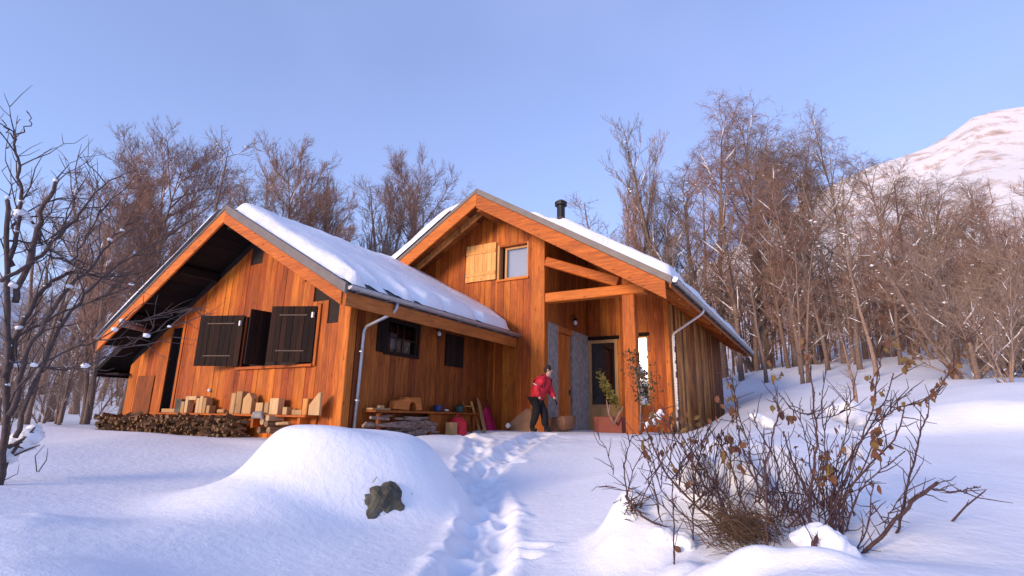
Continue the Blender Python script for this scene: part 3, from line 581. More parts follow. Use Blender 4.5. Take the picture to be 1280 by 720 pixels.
# porch french window with lower panel and tall window beside the post
f = MB(); y = YR-.05
f.box(-6.55, -6.46, y, y+.08, .38, 2.52); f.box(-5.66, -5.56, y, y+.08, -.3, 2.52); f.box(-6.46, -5.66, y+.001, y+.079, 2.42, 2.52); f.box(-6.46, -5.66, y+.001, y+.079, .38, .47)
fw2 = f.build('glazed_door', M['pale_frame'], chalet); boxo('pane', M['glass'], fw2, -6.46, -5.66, YR+.0, YR+.006, .47, 2.42)
boxo('lower_panel', M['pale_frame'], fw2, -6.55, -5.665, YR-.06, YR-.04, -.35, .375, bevel=.006)
boxo('lintel', M['shutter'], chalet, -6.57, -5.5, YR-.07, YR-.02, 2.53, 2.64); boxo('room_shade_board', M['void'], chalet, -6.57, -4.4, YR+.5, YR+.53, 0, 3)  # dark board added as the room's shade behind the porch glazing
w_ = window_at(XC+1.3, XC+2.0, .45, 2.56, YR-.03, 'glass_mirror', False, fw=.05); boxo('lintel', M['shutter'], chalet, XC+1.25, XC+2.05, YR-.07, YR-.036, 2.585, 2.68)
# shelf with sawn offcuts on the gable wall, shelf on the side wall
boxo('shelf', M['beam_x'], chalet, -14.95, -9.05, YG-.36, YG-.04, -.06, -.015, bevel=.006)
for X in (-14.5, -12.6, -10.8, -9.3): boxo('shelf_bracket', M['beam_z'], chalet, X-.04, X+.04, YG-.3, YG-.04, -.3, -.062, bevel=.005)
boxo('shelf_front', M['beam_x'], chalet, -14.95, -9.05, YG-.078, YG-.04, -.2, -.062, bevel=.005)
boxo('workbench', M['plank_side'], chalet, XE+.04, XE+.42, 8.22, 12.1, .07, .12, bevel=.006)
for y in (8.4, 10.1, 11.9): boxo('bench_leg', M['plank_side'], chalet, XE+.30, XE+.38, y-.04, y+.04, -.6, .068, bevel=.006)
boxo('bench_panel', M['plank_side'], chalet, XE+.25, XE+.28, 10.2, 11.85, -.5, .06)
# lamps fixed to the walls
def lantern(p, nd):
    p = Vector(p); nd = Vector(nd); m = MB(); q = p+nd*.13
    m.tube([p+Vector((0, 0, .14)), q+Vector((0, 0, .16)), q+Vector((0, 0, .1))], .012, 5); m.tube([q+Vector((0, 0, .1)), q+Vector((0, 0, .03))], [.02, .1], 8); m.tube([q-Vector((0, 0, .16)), q-Vector((0, 0, .18))], .05, 8)
    for k in range(4): a = k*PI/2; m.tube([q+Vector((.07*math.cos(a), .07*math.sin(a), .03)), q+Vector((.045*math.cos(a), .045*math.sin(a), -.16))], .006, 4)
    l = m.build('wall_lantern', M['black_metal'], chalet); m = MB(); m.blob(q-Vector((0, 0, .06)), .06, n=8, rings=4, flat=1.3); m.build('bulb_glass', M['whitep'], l, smooth=True)
lantern((XE+.04, 10.5, 2.1), (1, 0, 0)); lantern((XC+.04, 14.9, 2.95), (1, 0, 0))
m = MB(); p = at_ax(262, 488, 1, YG-.06); m.blob(p, .05, flat=.9); m.build('small_round_lamp', M['whitep'], chalet, smooth=True)  # white blob for the small shiny lamp on the gable
# round pole end sticking out under the left eave, with snow on it
m = MB(); a = at_ax(152, 404, 1, Y2-.15); b_ = at_ax(186, 413, 1, Y2+.8); m.tube([a, b_], [.09, .08], 8); po = m.build('projecting_pole', M['bark_pale'], chalet, smooth=True)

# snow lying on the roofs
def roof_snow(nm, label, xa, xb, zf, y0, y1, T, front=None, du=.075, dy=.09, seed=0, low=None):
    nu, ny = int(abs(xb-xa)/du)+2, int((y1-y0)/dy)+2
    us = np.linspace(xa, xb, nu); ys = np.linspace(y0, y1, ny); U, Yg = np.meshgrid(us, ys, indexing='ij')
    jag = .06*vnoise(U*1., Yg, 6., seed)+.04*vnoise(U, Yg, 15., seed+9)
    fr_ = Yg-y0-(front(U) if front is not None else .12)
    d = np.minimum(np.minimum(fr_, y1-Yg+.5), np.minimum(np.abs(U-xb)+.16, np.abs(U-xa)+.4))+jag
    if low is not None: d = np.minimum(d, low(U, Yg))
    h = T*np.clip(1-np.exp(-np.maximum(d, 0)/.09), 0, 1)**.6*(1+.26*vnoise(U, Yg, 1.9, seed+3)+.13*vnoise(U, Yg, 5, seed+14)+.05*vnoise(U, Yg, 13, seed+22))
    h[-1, :] = 0; h[:, 0] = 0
    Z = zf(U)+.012+h; keep = h > .004; idx = -np.ones(U.shape, int); v = []; f = []
    s = np.sign(xb-xa)
    need = np.zeros_like(keep)
    cell = keep[:-1, :-1] | keep[1:, :-1] | keep[:-1, 1:] | keep[1:, 1:]
    for i, j in zip(*np.nonzero(cell)):
        q = []
        for a_, b2 in ((i, j), (i+1, j), (i+1, j+1), (i, j+1)):
            if idx[a_, b2] < 0: idx[a_, b2] = len(v); over = .5*max(0, h[a_, b2])*(1 if d[a_, b2] < .12 else 0)*(abs(us[a_]-xb) < .3); v.append((U[a_, b2]+s*over*.25, Yg[a_, b2], Z[a_, b2]))
            q.append(idx[a_, b2])
        f.append(tuple(q) if s > 0 else tuple(q[::-1]))
    m = MB(); m.v = v; m.f = f; o = m.build(nm, M['roof_snow'], None, smooth=True)
    return tag(o, label, 'snow', None, 'stuff')
zr1n = lambda x: ZP-M1*np.abs(x-XP); zr2n = lambda x: Z2-M2*np.abs(x-X2)
def gaps(U, Yg):
    d = np.full(U.shape, 9.)
    for (yc, xc, ry, rx) in ((7.42, -7.5, .24, .42), (8.05, -7.48, .28, .5), (8.8, -7.45, .22, .34), (11.2, -7.45, .18, .25), (9.8, -7.4, .14, .2)):
        d = np.minimum(d, (np.hypot((U-xc)/rx, (Yg-yc)/ry)-1)*.25)
    return np.minimum(d, 12.6-Yg+.8*(-7.43-U)/1.)
roof_snow('roof_snow', 'thick snow slab on the right slope of the left wing roof', X2-.02, -7.5, zr2n, Y2, YW-.02, .27, lambda U: .16+.15*np.clip(.6-(U-X2), 0, 1), seed=1, low=gaps)
roof_snow('roof_snow', 'thin crust of snow along the left slope of the left wing roof', X2-.35, -16.72, zr2n, Y2-.14, YW-.05, .19, lambda U: -.16+.05*(1+vnoise(U, U*0, 5, 2)), seed=5)
roof_snow('roof_snow', 'snow on the lowest dark eave at the far left of the chalet', -16.75, -17.95, zr2n, Y2+.5, YW-.1, .16, None, seed=6)
roof_snow('roof_snow', 'long snow slab on the right slope of the main roof beside the flue', XP+.15, -2.84, zr1n, Y1, Y1+L1-.1, .36, lambda U: .25+2.6*np.clip(1-(U-XP)/2.6, 0, 1), du=.1, dy=.12, seed=8)
roof_snow('roof_snow', 'snow on the left slope of the main roof behind the left wing', XP-.5, XP-WR+.03, zr1n, Y1-.13, Y1+L1-.1, .33, lambda U: -.16+.6*np.clip(1-(XP-U-.5)/.8, 0, 1), du=.08, dy=.12, seed=9)
m = MB()
for k in range(150):
    yy = Y1+.05+k*.1; m.blob((-2.70, yy, zr1(-2.71)+.0), .075+.012*math.sin(k*1.7), rnd, .7, 6, 3)
tag(m.build('gutter_snow', M['roof_snow'], None, smooth=True), 'narrow strip of snow filling the right gutter of the main roof', 'snow', None, 'stuff')
m = MB(); d = (b_-a)
for k in range(7): m.blob(a+d*(k/7)+Vector((0, 0, .07)), .075, rnd, .7)
tag(m.build('pole_snow', M['roof_snow'], None, smooth=True), 'snow on the pole that sticks out under the left eave', 'snow', None, 'stuff')
m = MB()
for k in range(26):
    if k in (4, 5, 9, 13, 14): continue
    m.blob((-3.80, 16.38, 2.5-k*.085), .035, rnd, 1.5, 5, 2)
tag(m.build('pipe_ice', M['roof_snow'], None, smooth=True), 'broken line of frost on the pale downspout beside the porch', 'ice', None, 'stuff')

# ------------------------------------------------------------------ small things on the shelves and by the walls
def offcut(label, px0, px1, py, mat='offcut', cat='wood block', depth=.16, dz=0, Y=YG-.22, shape=None, group='sawn wood blocks on the gable shelf'):
    x0, x1 = at_ax(px0, 514, 1, Y).x, at_ax(px1, 514, 1, Y).x; h = at_ax((px0+px1)/2, py, 1, Y).z+.015
    z0 = -.013; h = max(h, .03); m = MB()
    if shape == 'arch':
        t = (x1-x0)*.28; m.box(x0, x0+t, Y-depth/2, Y+depth/2, z0, z0+h); m.box(x0+t, x1, Y-depth/2+.002, Y+depth/2-.002, z0+h-t*.8, z0+h)
    elif shape == 'house':
        xm = (x0+x1)/2; hh = h*.72; m.prism([(x0, Y-depth/2, z0), (x1, Y-depth/2, z0), (x1, Y-depth/2, z0+hh), (xm+.04, Y-depth/2, z0+h), (xm-.02, Y-depth/2, z0+h), (x0, Y-depth/2, z0+hh)], (0, depth, 0))
    elif shape == 'tri':
        t = (x1-x0)*.2; m.prism([(x0, Y-depth/2, z0), (x1, Y-depth/2, z0), (x1, Y-depth/2, z0+h), (x1-t, Y-depth/2, z0+h), (x0, Y-depth/2, z0+h*.45)], (0, depth*.4, 0))
    elif shape == 'round': m.tube([(x0, Y, z0+.05), (x1, Y, z0+.05)], .05, 8)
    else: m.box(x0, x1, Y-depth/2, Y+depth/2, z0, z0+h)
    o = m.build('wood_block', M[mat], None, fix=True, bevel=.006)
    o.rotation_euler.z = rnd.uniform(-.08, .08)
    return tag(o, label, cat, group)
offcut('flat pale board at the left end of the gable shelf', 206, 222, 511)
offcut('dark grey stone lump at the left end of the gable shelf', 222, 228.5, 499, 'rock', 'stone')
offcut('low square block just right of the dark stone on the shelf', 229, 233, 502)
offcut('upright pale post block with a top bar jutting right', 234, 246, 495.5, shape='arch')
offcut('narrow short upright block, first of the row of four', 247.5, 251, 498)
offcut('tall narrow upright block, second of the row of four', 251.5, 255.5, 495.5)
offcut('tall upright block, third of the row of four', 256, 260.5, 497.5)
offcut('low stub block, fourth of the row of four', 261.5, 265, 507)
offcut('flat low offcut lying alone mid shelf', 273, 282, 510, shape='round')
offcut('tall slim upright block, left of the tallest pair', 290.5, 296, 491.5)
offcut('tallest upright block, right of the tallest pair', 297, 304, 489.5)
offcut('house shaped pale block with a pointed top', 306, 317, 491.5, shape='house')
offcut('low wide block between the pointed block and the stepped pair', 322.5, 332, 503.5)
offcut('medium square block left of the biggest square block', 333.5, 339, 503)
offcut('big square pale block on the right half of the shelf', 340, 350.5, 498)
offcut('small cube standing alone near the right end of the shelf', 357, 362, 509)
offcut('flat board lying at the right end of the shelf', 369, 380, 512.5)
offcut('dull brown upright block behind the bracket', 381, 387, 498.5, 'plank_old')
offcut('triangular pale bracket at the right end of the shelf', 389, 403, 491, shape='tri')
# firewood under the shelf
m = MB(); r = random.Random(5)
for k in range(900):
    X = r.uniform(-17.0, -11.0); top = -.10-.02*math.sin(X*3)-(.25*max(0, (-16.6-X)))
    z = r.uniform(-.62, top); ang = r.uniform(-.5, .5); y = YG-.35+r.uniform(-.2, .1); rad = r.uniform(.022, .05); ln = r.uniform(.1, .22)
    d = Vector((math.sin(ang)+r.uniform(-.6, .6), -math.cos(ang), r.uniform(-.5, .5))).normalized()*ln; c = Vector((X, y, z))
    m.tube([c-d, c+d], rad, r.choice((3, 4, 5)))
tag(m.build('firewood_pile', M['firewood'], None), 'heap of small split firewood under the gable shelf', 'firewood', None, 'stuff')
for (px, py, lab) in ((327, 527, 'topmost left round log end at the right end of the firewood'), (334, 522.5, 'topmost right round log end at the right end of the firewood'), (332, 530, 'middle round log end at the right end of the firewood'),
                      (323, 537.5, 'lower left round log end at the right end of the firewood'), (335, 538, 'lower right round log end at the right end of the firewood'), (352, 530, 'short pale log lying right of the round log ends')):
    p = at_ax(px, py, 1, YG-.5); m = MB()
    if px == 352: m.tube([p+Vector((-.16, 0, 0)), p+Vector((.16, .05, .02))], .035, 8)
    else: m.tube([p, p+Vector((.02, .34, .0))], .068, 10)
    tag(m.build('log', M['firewood'], None, fix=True, bevel=.006), lab, 'log', 'round logs by the firewood')
p = at_ax(322, 523, 1, YG-.4); m = MB(); m.tube([p+Vector((-.18, 0, 0)), p+Vector((-.1, 0, .07)), p+Vector((.1, 0, .07)), p+Vector((.18, 0, 0))], [.03, .08, .08, .03], 8)
tag(m.build('stone', M['stone'], None, smooth=True), 'grey stone lying on the firewood under the shelf', 'stone')
# side bench things
def sY(px, X=XE+.22): return at_ax(px, 512, 0, X).y
XB = XE+.22; zt = .122
m = MB(); a, b_ = sY(489), sY(521); h = .30; th = .035
for yy in (a, b_-.24): pass
poly = [(XB-.1, a, zt+.02), (XB-.1, a+.05, zt+.2), (XB-.1, a+.32, zt+.26), (XB-.1, a+.36, zt+h), (XB-.1, b_, zt+h), (XB-.1, b_+.08, zt+.02), (XB-.1, b_-.12, zt), (XB-.1, b_-.16, zt+.16), (XB-.1, b_-.28, zt+.2), (XB-.1, b_-.36, zt+.14), (XB-.1, b_-.36, zt)]
m.prism(poly, (.2, 0, 0)); tag(m.build('carved_block', M['beam_y'], None, fix=True, bevel=.01), 'pale carved wooden arch standing on the side workbench', 'wood carving')
m = MB(); m.box(XB-.08, XB+.1, sY(461), sY(484), zt, zt+.035); m.box(XB-.03, XB+.05, sY(472), sY(478), zt+.036, zt+.09); tag(m.build('board', M['offcut'], None, fix=True, bevel=.004), 'thin pale board lying on the left end of the side workbench', 'board')
m = MB(); m.tube([(XB, sY(547), zt), (XB, sY(547), zt+.03), (XB, sY(547), zt+.15), (XB, sY(547), zt+.16)], [.09, .11, .12, .07], 10); tag(m.build('bowl', M['blue'], None), 'blue pot on the side workbench', 'pot')
m = MB(); m.blob((XB, sY(558), zt+.035), .07, flat=.5, n=8); m.build('cloth', M['whitep'], None, smooth=True); tag(bpy.data.objects['cloth'], 'small white bundle on the side workbench', 'cloth')
m = MB(); m.tube([(XB, sY(574), zt), (XB, sY(574), zt+.02), (XB, sY(574), zt+.14), (XB, sY(574), zt+.2)], [.1, .12, .12, .05], 10); m.tube([(XB, sY(574)-.14, zt+.06), (XB, sY(574)-.2, zt+.15)], .015, 5); tag(m.build('watering_can', M['green'], None), 'dark green can at the right end of the side workbench', 'can')
m = MB(); r = random.Random(8)
for k in range(46):
    y = r.uniform(8.3, 10.1); z = r.uniform(-.5, -.02); m.tube([(XE+.3+r.uniform(-.1, .12), y-r.uniform(.15, .5), z), (XE+.3+r.uniform(-.1, .12), y+r.uniform(.15, .5), z+r.uniform(-.05, .05))], r.uniform(.02, .045), 5)
tag(m.build('branch_wood', M['bark_pale'], None), 'pile of split branches under the side workbench', 'firewood', None, 'stuff')
m = MB(); y = sY(573, XE+.5); m.tube([(XE+.5, y, -.45), (XE+.5, y, -.42), (XE+.5, y, -.1), (XE+.5, y, 0)], [.2, .24, .22, .1], 8); m.tube([(XE+.5, y-.1, -.02), (XE+.5, y, .08), (XE+.5, y+.1, -.02)], .014, 5); tag(m.build('bag', M['red'], None), 'red bag under the right end of the side workbench', 'bag')
m = MB(); y = sY(565, XE+.6); m.box(XE+.5, XE+.7, y-.1, y+.12, -.5, -.12); tag(m.build('carton', M['offcut'], None, bevel=.01), 'pale carton standing before the red bag', 'box')
lad = thing('ladder', 'short grey ladder leaning on the side wall next to the bench', 'ladder', (XE+.3, sY(589, XE+.3), -.5))
ya, yb = sY(584, XE+.25), sY(595, XE+.25)
for yy in (ya, yb): beamo('rail', M['plank_old'], lad, (XE+.45, yy, -.5), (XE+.08, yy, .42), .04, .06)
for k in range(4): t = (k+.6)/4.2; beamo('rung', M['plank_old'], lad, (XE+.45-.37*t, ya+.021, -.5+.92*t), (XE+.45-.37*t, yb-.021, -.5+.92*t), .03, .03, bevel=0)
m = MB(); a = at_ax(607, 538, 0, XE+.8); b_ = at_ax(598, 500, 0, XE+.12); m.beam(a-Vector((0, 0, .1)), b_, .2, .03, (1, 0, 0)); tag(m.build('plank_leaning', M['offcut'], None, fix=True, bevel=.004), 'narrow pale board leaning on the wall next to the sled', 'board'); bpy.data.objects['plank_leaning'].name = 'leaning_board'
# sled (curved shell with runners) leaning in the corner
a = at_ax(616, 541, 1, YW-.55)-Vector((0, 0, .08)); b_ = at_ax(606, 501, 1, YW-.1); ax_ = (b_-a); ax_n = ax_.normalized(); sx = Vector((1, .15, 0)).normalized(); nn = sx.cross(ax_n)
sled = thing('sled', 'bright pink plastic sled leaning upright in the wall corner', 'sled', a)
m = MB(); rows = []
for i in range(9):
    t = i/8; wv = .17*math.sin(PI*min(1, .35+t*.75))**.5 if t < 1 else .08; row = []
    for j in range(7):
        s = j/6*2-1; row.append(a+ax_*t+sx*(s*wv)+nn*(.07*s*s+.16*max(0, t-.8)*3))
    rows.append(row)
vs = [v for r_ in rows for v in r_]; vs2 = [v-nn*.012 for v in vs]; nq = len(vs); fs = []
for i in range(8):
    for j in range(6): q = (i*7+j, i*7+j+1, i*7+j+8, i*7+j+7); fs.append(q); fs.append(tuple(k+nq for k in q[::-1]))
m.add(vs+vs2, fs); m.build('shell', M['pink'], sled, smooth=True)
for s in (-.1, .1): m = MB(); m.tube([a+sx*s+nn*.03, a+ax_*.85+sx*s+nn*.03, a+ax_+sx*s+nn*.1], .014, 5); m.build('runner', M['darkred'], sled)
# brown board heaped behind the person, white ball, basket
m = MB(); p = [at_ax(638, 541, 1, 12.9), at_ax(664, 541, 1, 12.9), at_ax(664, 511, 1, 13.05), at_ax(657, 511, 1, 13.05), at_ax(638, 527, 1, 12.95)]
m.prism(p, (0, .05, 0)); tag(m.build('cardboard_sheet', M['card'], None, fix=True, bevel=.006), 'brown slanting sheet leaning on the wall left of the person', 'board')
m = MB(); m.blob(at_ax(635, 532, 1, 12.7), .07, n=10, rings=5); tag(m.build('ball', M['whitep'], None, smooth=True), 'small white ball beside the brown sheet', 'ball')
bk = at_ax(703, 540, 1, 13.3); bk.z = -.34
m = MB(); prof = [(.16, 0), (.26, .06), (.34, .2), (.36, .36), (.33, .40), (.28, .38), (.25, .2), (.12, .1)]
nseg = 20; vs = []; fs = []
for (rr_, zz) in prof:
    for k in range(nseg):
        A = 2*PI*k/nseg; w = 1+.03*(k % 2); vs.append(bk+Vector((rr_*w*math.cos(A), rr_*w*math.sin(A), zz+.04*math.cos(A))))
for i in range(len(prof)-1):
    for k in range(nseg): fs.append((i*nseg+k, i*nseg+(k+1) % nseg, (i+1)*nseg+(k+1) % nseg, (i+1)*nseg+k))
fs.append(tuple(range(nseg))[::-1]); fs.append(tuple((len(prof)-1)*nseg+k for k in range(nseg))); m.add(vs, fs)
bo = thing('basket', 'round brown wicker basket on the ground between person and grey pier', 'basket', bk); m.build('bowl', M['wicker'], bo)
for k in range(3):
    m = MB(); m.tube([bk+Vector(((.2+.06*k)*1.04*math.cos(A_2), (.2+.06*k)*1.04*math.sin(A_2), .06+.1*k)) for A_2 in [i*PI/8 for i in range(17)]], .02, 4); m.build('woven_band', M['wicker'], bo)
# planter, twigs, sprig and climber on the porch post
pl = at_ax(765, 541, 1, 14.2); zq = -.36
po_ = thing('planter_box', 'low red wooden planter at the foot of the porch post', 'planter', (pl.x, 14.2, zq))
x0, x1 = at_ax(744, 540, 1, 14.2).x, at_ax(779, 540, 1, 14.2).x; zt1 = at_ax(765, 521, 1, 14.2).z
boxo('front_board', M['red_paint'], po_, x0, x1, 14.1, 14.13, zq-.1, zt1, bevel=.006); boxo('back_board', M['red_paint'], po_, x0, x1, 14.45, 14.48, zq-.1, zt1, bevel=.006)
boxo('end_board', M['red_paint'], po_, x0, x0+.03, 14.131, 14.449, zq-.1, zt1-.01); boxo('end_board', M['red_paint'], po_, x1-.03, x1, 14.131, 14.449, zq-.1, zt1-.01); boxo('soil', M['rock'], po_, x0+.031, x1-.031, 14.131, 14.449, zq-.1, zt1-.06)
m = MB(); r = random.Random(3)
base = at_ax(774, 518, 1, 14.0)
tips = [at_ax(*q, 1, 14.0) for q in ((757, 500), (752, 472), (748, 465), (762, 490), (770, 480))]
for (q, mat_n) in ((at_ax(758, 500, 1, 13.95), 0), (at_ax(779, 508, 1, 13.95), 0)):
    b0 = at_ax(768, 530, 1, 13.95); mid = (b0+q)/2+Vector((-.04, 0, -.06)); m.tube([b0, mid, q], [.028, .024, .015], 6); m.tube([mid, mid+(q-mid)*.6+Vector((.07, 0, .05))], [.018, .01], 5)
tag(m.build('forked_branch', M['bark_pale'], None, smooth=True), 'pale V-shaped forked branch standing by the red planter', 'branch')
def leafy(nm, label, cat, pts, nleaf, spread, lsz, mat, seed, stemmat='twig', stems=None):
    r = random.Random(seed); c0 = stems[0][0]; t = thing(nm, label, cat, c0); m = MB()
    for s in stems: m.tube(s, [.016]*(len(s)-1)+[.006], 5)
    m.build('stem', M[stemmat], t); m = MB()
    for k in range(nleaf):
        a = r.choice(pts); p = a[0].lerp(a[1], r.random())+Vector((r.gauss(0, spread), r.gauss(0, spread), r.gauss(0, spread)))
        d = Vector((r.uniform(-1, 1), r.uniform(-1, 1), r.uniform(-.6, 1))).normalized()*lsz*r.uniform(.6, 1.3); sd = d.cross(Vector((r.uniform(-1, 1), r.uniform(-1, 1), r.uniform(-1, 1)))).normalized()*d.length*.28
        up = sd.cross(d).normalized()*d.length*.12
        m.add([p, p+d*.5+sd+up, p+d, p+d*.5-sd+up], [(0, 1, 2), (0, 2, 3)])
    o = m.build('foliage', M[mat], t); o['kind'] = 'stuff'; return t
A1 = at_ax(776, 512, 1, 14.3); leafy('thuja_sprig', 'yellow-green feathery sprig rising from the planter before the glazed door', 'plant', [(A1, at_ax(748, 466, 1, 14.3)), (at_ax(768, 505, 1, 14.3), at_ax(752, 476, 1, 14.3))], 420, .05, .10, 'gold_leaf', 4, stems=[[A1, at_ax(762, 490, 1, 14.3), at_ax(749, 467, 1, 14.3)]])
c = [at_ax(*q, 1, 12.9) for q in ((800, 538), (801, 500), (795, 470), (803, 440), (812, 460), (815, 490), (788, 440))]
leafy('climbing_shrub', 'dark evergreen shrub climbing the foot of the porch post', 'shrub', [(c[1], c[2]), (c[2], c[3]), (c[1], c[5]), (c[4], c[5]), (c[2], c[6])], 420, .10, .08, 'green_leaf', 6, stems=[[c[0], c[1], c[2], c[3]], [c[1], c[5], c[4]], [c[2], c[6]]])
# stone slab step in front of the porch
m = MB(); m.box(-7.6, -3.6, 13.3, 16.2, -.5, -.33); st = m.build('stone_paving', M['stone'], None, bevel=.02); st['kind'] = 'structure'

# ------------------------------------------------------------------ the person in red
PO = Vector((-6.36, 12.45, -.33)); PK = .98
person = thing('person', 'person in a red jacket and dark trousers walking stooped past the house wall', 'person', PO)
def skin_mesh(nm, joints, edges, mat, parent, root=0, sub=1):
    me = bpy.data.meshes.new(nm); me.from_pydata([tuple(Vector(j[0])*PK) for j in joints], edges, [])
    o = bpy.data.objects.new(nm, me); link(o, parent, PO)
    sk = o.modifiers.new('skin', 'SKIN'); sb = o.modifiers.new('sub', 'SUBSURF'); sb.levels = sub; sb.render_levels = sub; sk.use_smooth_shade = True
    for i, j in enumerate(joints):
        r = j[1]; d = me.skin_vertices[0].data[i]; d.radius = (r*PK, r*PK) if not isinstance(r, tuple) else (r[0]*PK, r[1]*PK); d.use_root = (i == root)
    me.materials.append(M[mat])
    dg = bpy.context.evaluated_depsgraph_get(); ev = bpy.data.meshes.new_from_object(o.evaluated_get(dg))
    o.modifiers.clear(); o.data = ev; return o
# x to the right (walking direction), y away from the camera, z up
J = [((-.10, 0, .88), .13), ((-.04, 0, 1.02), .125), ((.06, 0, 1.20), .14), ((.14, 0, 1.34), .12), ((.20, 0, 1.42), .055), ((.25, 0, 1.50), .075), ((.27, 0, 1.60), .085),
     ((.13, -.19, 1.33), .055), ((.0, -.24, 1.08), .045), ((.10, -.22, .86), .032), ((.13, .19, 1.33), .055), ((.17, .24, 1.08), .045), ((.32, .22, .86), .032),
     ((-.10, -.09, .84), .095), ((-.04, -.10, .48), .06), ((-.20, -.10, .14), .042), ((-.18, -.10, .05), .04), ((.0, -.10, .03), .035),
     ((-.09, .09, .84), .095), ((.08, .10, .50), .06), ((.10, .10, .12), .042), ((.11, .10, .05), .04), ((.29, .10, .03), .035)]
Ed = [(0, 1), (1, 2), (2, 3), (3, 4), (4, 5), (5, 6), (3, 7), (7, 8), (8, 9), (3, 10), (10, 11), (11, 12), (0, 13), (13, 14), (14, 15), (15, 16), (16, 17), (0, 18), (18, 19), (19, 20), (20, 21), (21, 22)]
# hands: palm, four fingers, thumb
def hand(wi, d, side):
    w = Vector(J[wi][0]); d = Vector(d).normalized(); palm = w+d*.07; J.append((tuple(palm), (.034, .018))); pi_ = len(J)-1; Ed.append((wi, pi_))
    for k, ln in enumerate((.062, .075, .072, .055)):
        o = Vector((0, (k-1.5)*.018, 0)); a = palm+d*.03+o; b = a+d*ln*.6+o*.15; c_ = b+(d+Vector((-.5, 0, -.5))).normalized()*ln*.5
        n0 = len(J); J.extend([(tuple(a), .010), (tuple(b), .009), (tuple(c_), .007)]); Ed.extend([(pi_, n0), (n0, n0+1), (n0+1, n0+2)])
    n0 = len(J); J.append((tuple(w+d*.045+Vector((.01, side*.035, .0))), .011)); J.append((tuple(w+d*.085+Vector((.015, side*.055, -.01))), .009)); Ed.extend([(pi_, n0), (n0, n0+1)])
nb, ne = len(J), len(Ed)
hand(9, (.3, 0, -1), 1); hand(12, (.5, 0, -1), -1)
skin_mesh('body', J, Ed, 'skin', person)
for wi, a_, b_ in ((9, nb, nb+15), (12, nb+15, len(J))):       # dark gloves: the same hand, a little larger
    idx = [wi]+list(range(a_, b_)); mp_ = {q: i for i, q in enumerate(idx)}
    gj = [(J[q][0], tuple(v*1.25 for v in J[q][1]) if isinstance(J[q][1], tuple) else J[q][1]*1.3) for q in idx]; ge = [(mp_[u], mp_[v]) for u, v in Ed if u in mp_ and v in mp_]
    skin_mesh('glove', gj, ge, 'black_cloth', person)
skin_mesh('jacket', [((-.12, 0, .74), (.21, .19)), ((-.07, 0, .98), (.235, .21)), ((.05, 0, 1.19), (.26, .235)), ((.13, 0, 1.33), (.225, .20)), ((.225, 0, 1.49), .105),
    ((.12, -.20, 1.32), .10), ((.0, -.27, 1.08), .10), ((.09, -.225, .88), .08), ((.12, .20, 1.32), .10), ((.17, .26, 1.08), .10), ((.30, .225, .885), .078)],
    [(0, 1), (1, 2), (2, 3), (3, 4), (3, 5), (5, 6), (6, 7), (3, 8), (8, 9), (9, 10)], 'red', person)
skin_mesh('trousers', [((-.10, 0, .92), (.175, .16)), ((-.10, -.10, .80), .13), ((-.04, -.10, .48), .11), ((-.19, -.10, .14), .095), ((-.10, .10, .80), .13), ((.08, .10, .50), .11), ((.10, .10, .12), .095)], [(0, 1), (1, 2), (2, 3), (0, 4), (4, 5), (5, 6)], 'black_cloth', person)
for y, xa in ((-.10, -.19), (.10, .11)):
    skin_mesh('boot', [((xa, y, .20), .066), ((xa+.01, y, .06), .062), ((xa+.10, y, .045), .055), ((xa+.19, y, .04), .044)], [(0, 1), (1, 2), (2, 3)], 'black_cloth', person)
skin_mesh('hair', [((.17, 0, 1.52), .08), ((.195, 0, 1.60), .098), ((.25, 0, 1.66), .10), ((.30, 0, 1.675), .07)], [(0, 1), (1, 2), (2, 3)], 'hair', person)
m = MB(); m.v = []
hd = PO+Vector((.27, 0, 1.58))*PK
m.tube([hd+Vector((.062, 0, .02)), hd+Vector((.084, 0, -.012)), hd+Vector((.066, 0, -.025))], [.008, .012, .007], 6); m.build('nose', M['skin'], person, smooth=True)
for s in (-1, 1):
    m = MB(); m.blob(hd+Vector((-.0, s*.082, .0)), .025, flat=1.3); m.build('ear', M['skin'], person, smooth=True)
    m = MB(); m.blob(hd+Vector((.078, s*.03, .025)), .010); m.build('eye', M['black_cloth'], person, smooth=True)
m = MB(); m.tube([hd+Vector((.082, -.022, -.05)), hd+Vector((.088, 0, -.052)), hd+Vector((.082, .022, -.05))], .006, 5); m.build('mouth', M['darkred'], person)
m = MB(); c = PO+Vector((-.12, 0, 1.18))*PK; m.hexa([c+Vector(q) for q in ((-.13, -.14, -.24), (.05, -.14, -.2), (.05, .14, -.2), (-.13, .14, -.24), (-.02, -.12, .2), (.10, -.12, .2), (.10, .12, .2), (-.02, .12, .2))]); m.build('backpack', M['darkred'], person, fix=True, bevel=.04)
for s in (-.11, .11): m = MB(); m.tube([PO+Vector(q)*PK for q in ((-.02, s, 1.36), (.12, s*1.3, 1.46), (.26, s*1.5, 1.34), (.20, s*1.5, 1.12))], .018, 4); m.build('strap', M['black_cloth'], person)
m = MB(); m.tube([PO+Vector((-.03, -.325, 1.20)), PO+Vector((.07, -.335, 1.16))], .012, 4); m.build('reflective_stripe', M['whitep'], person)

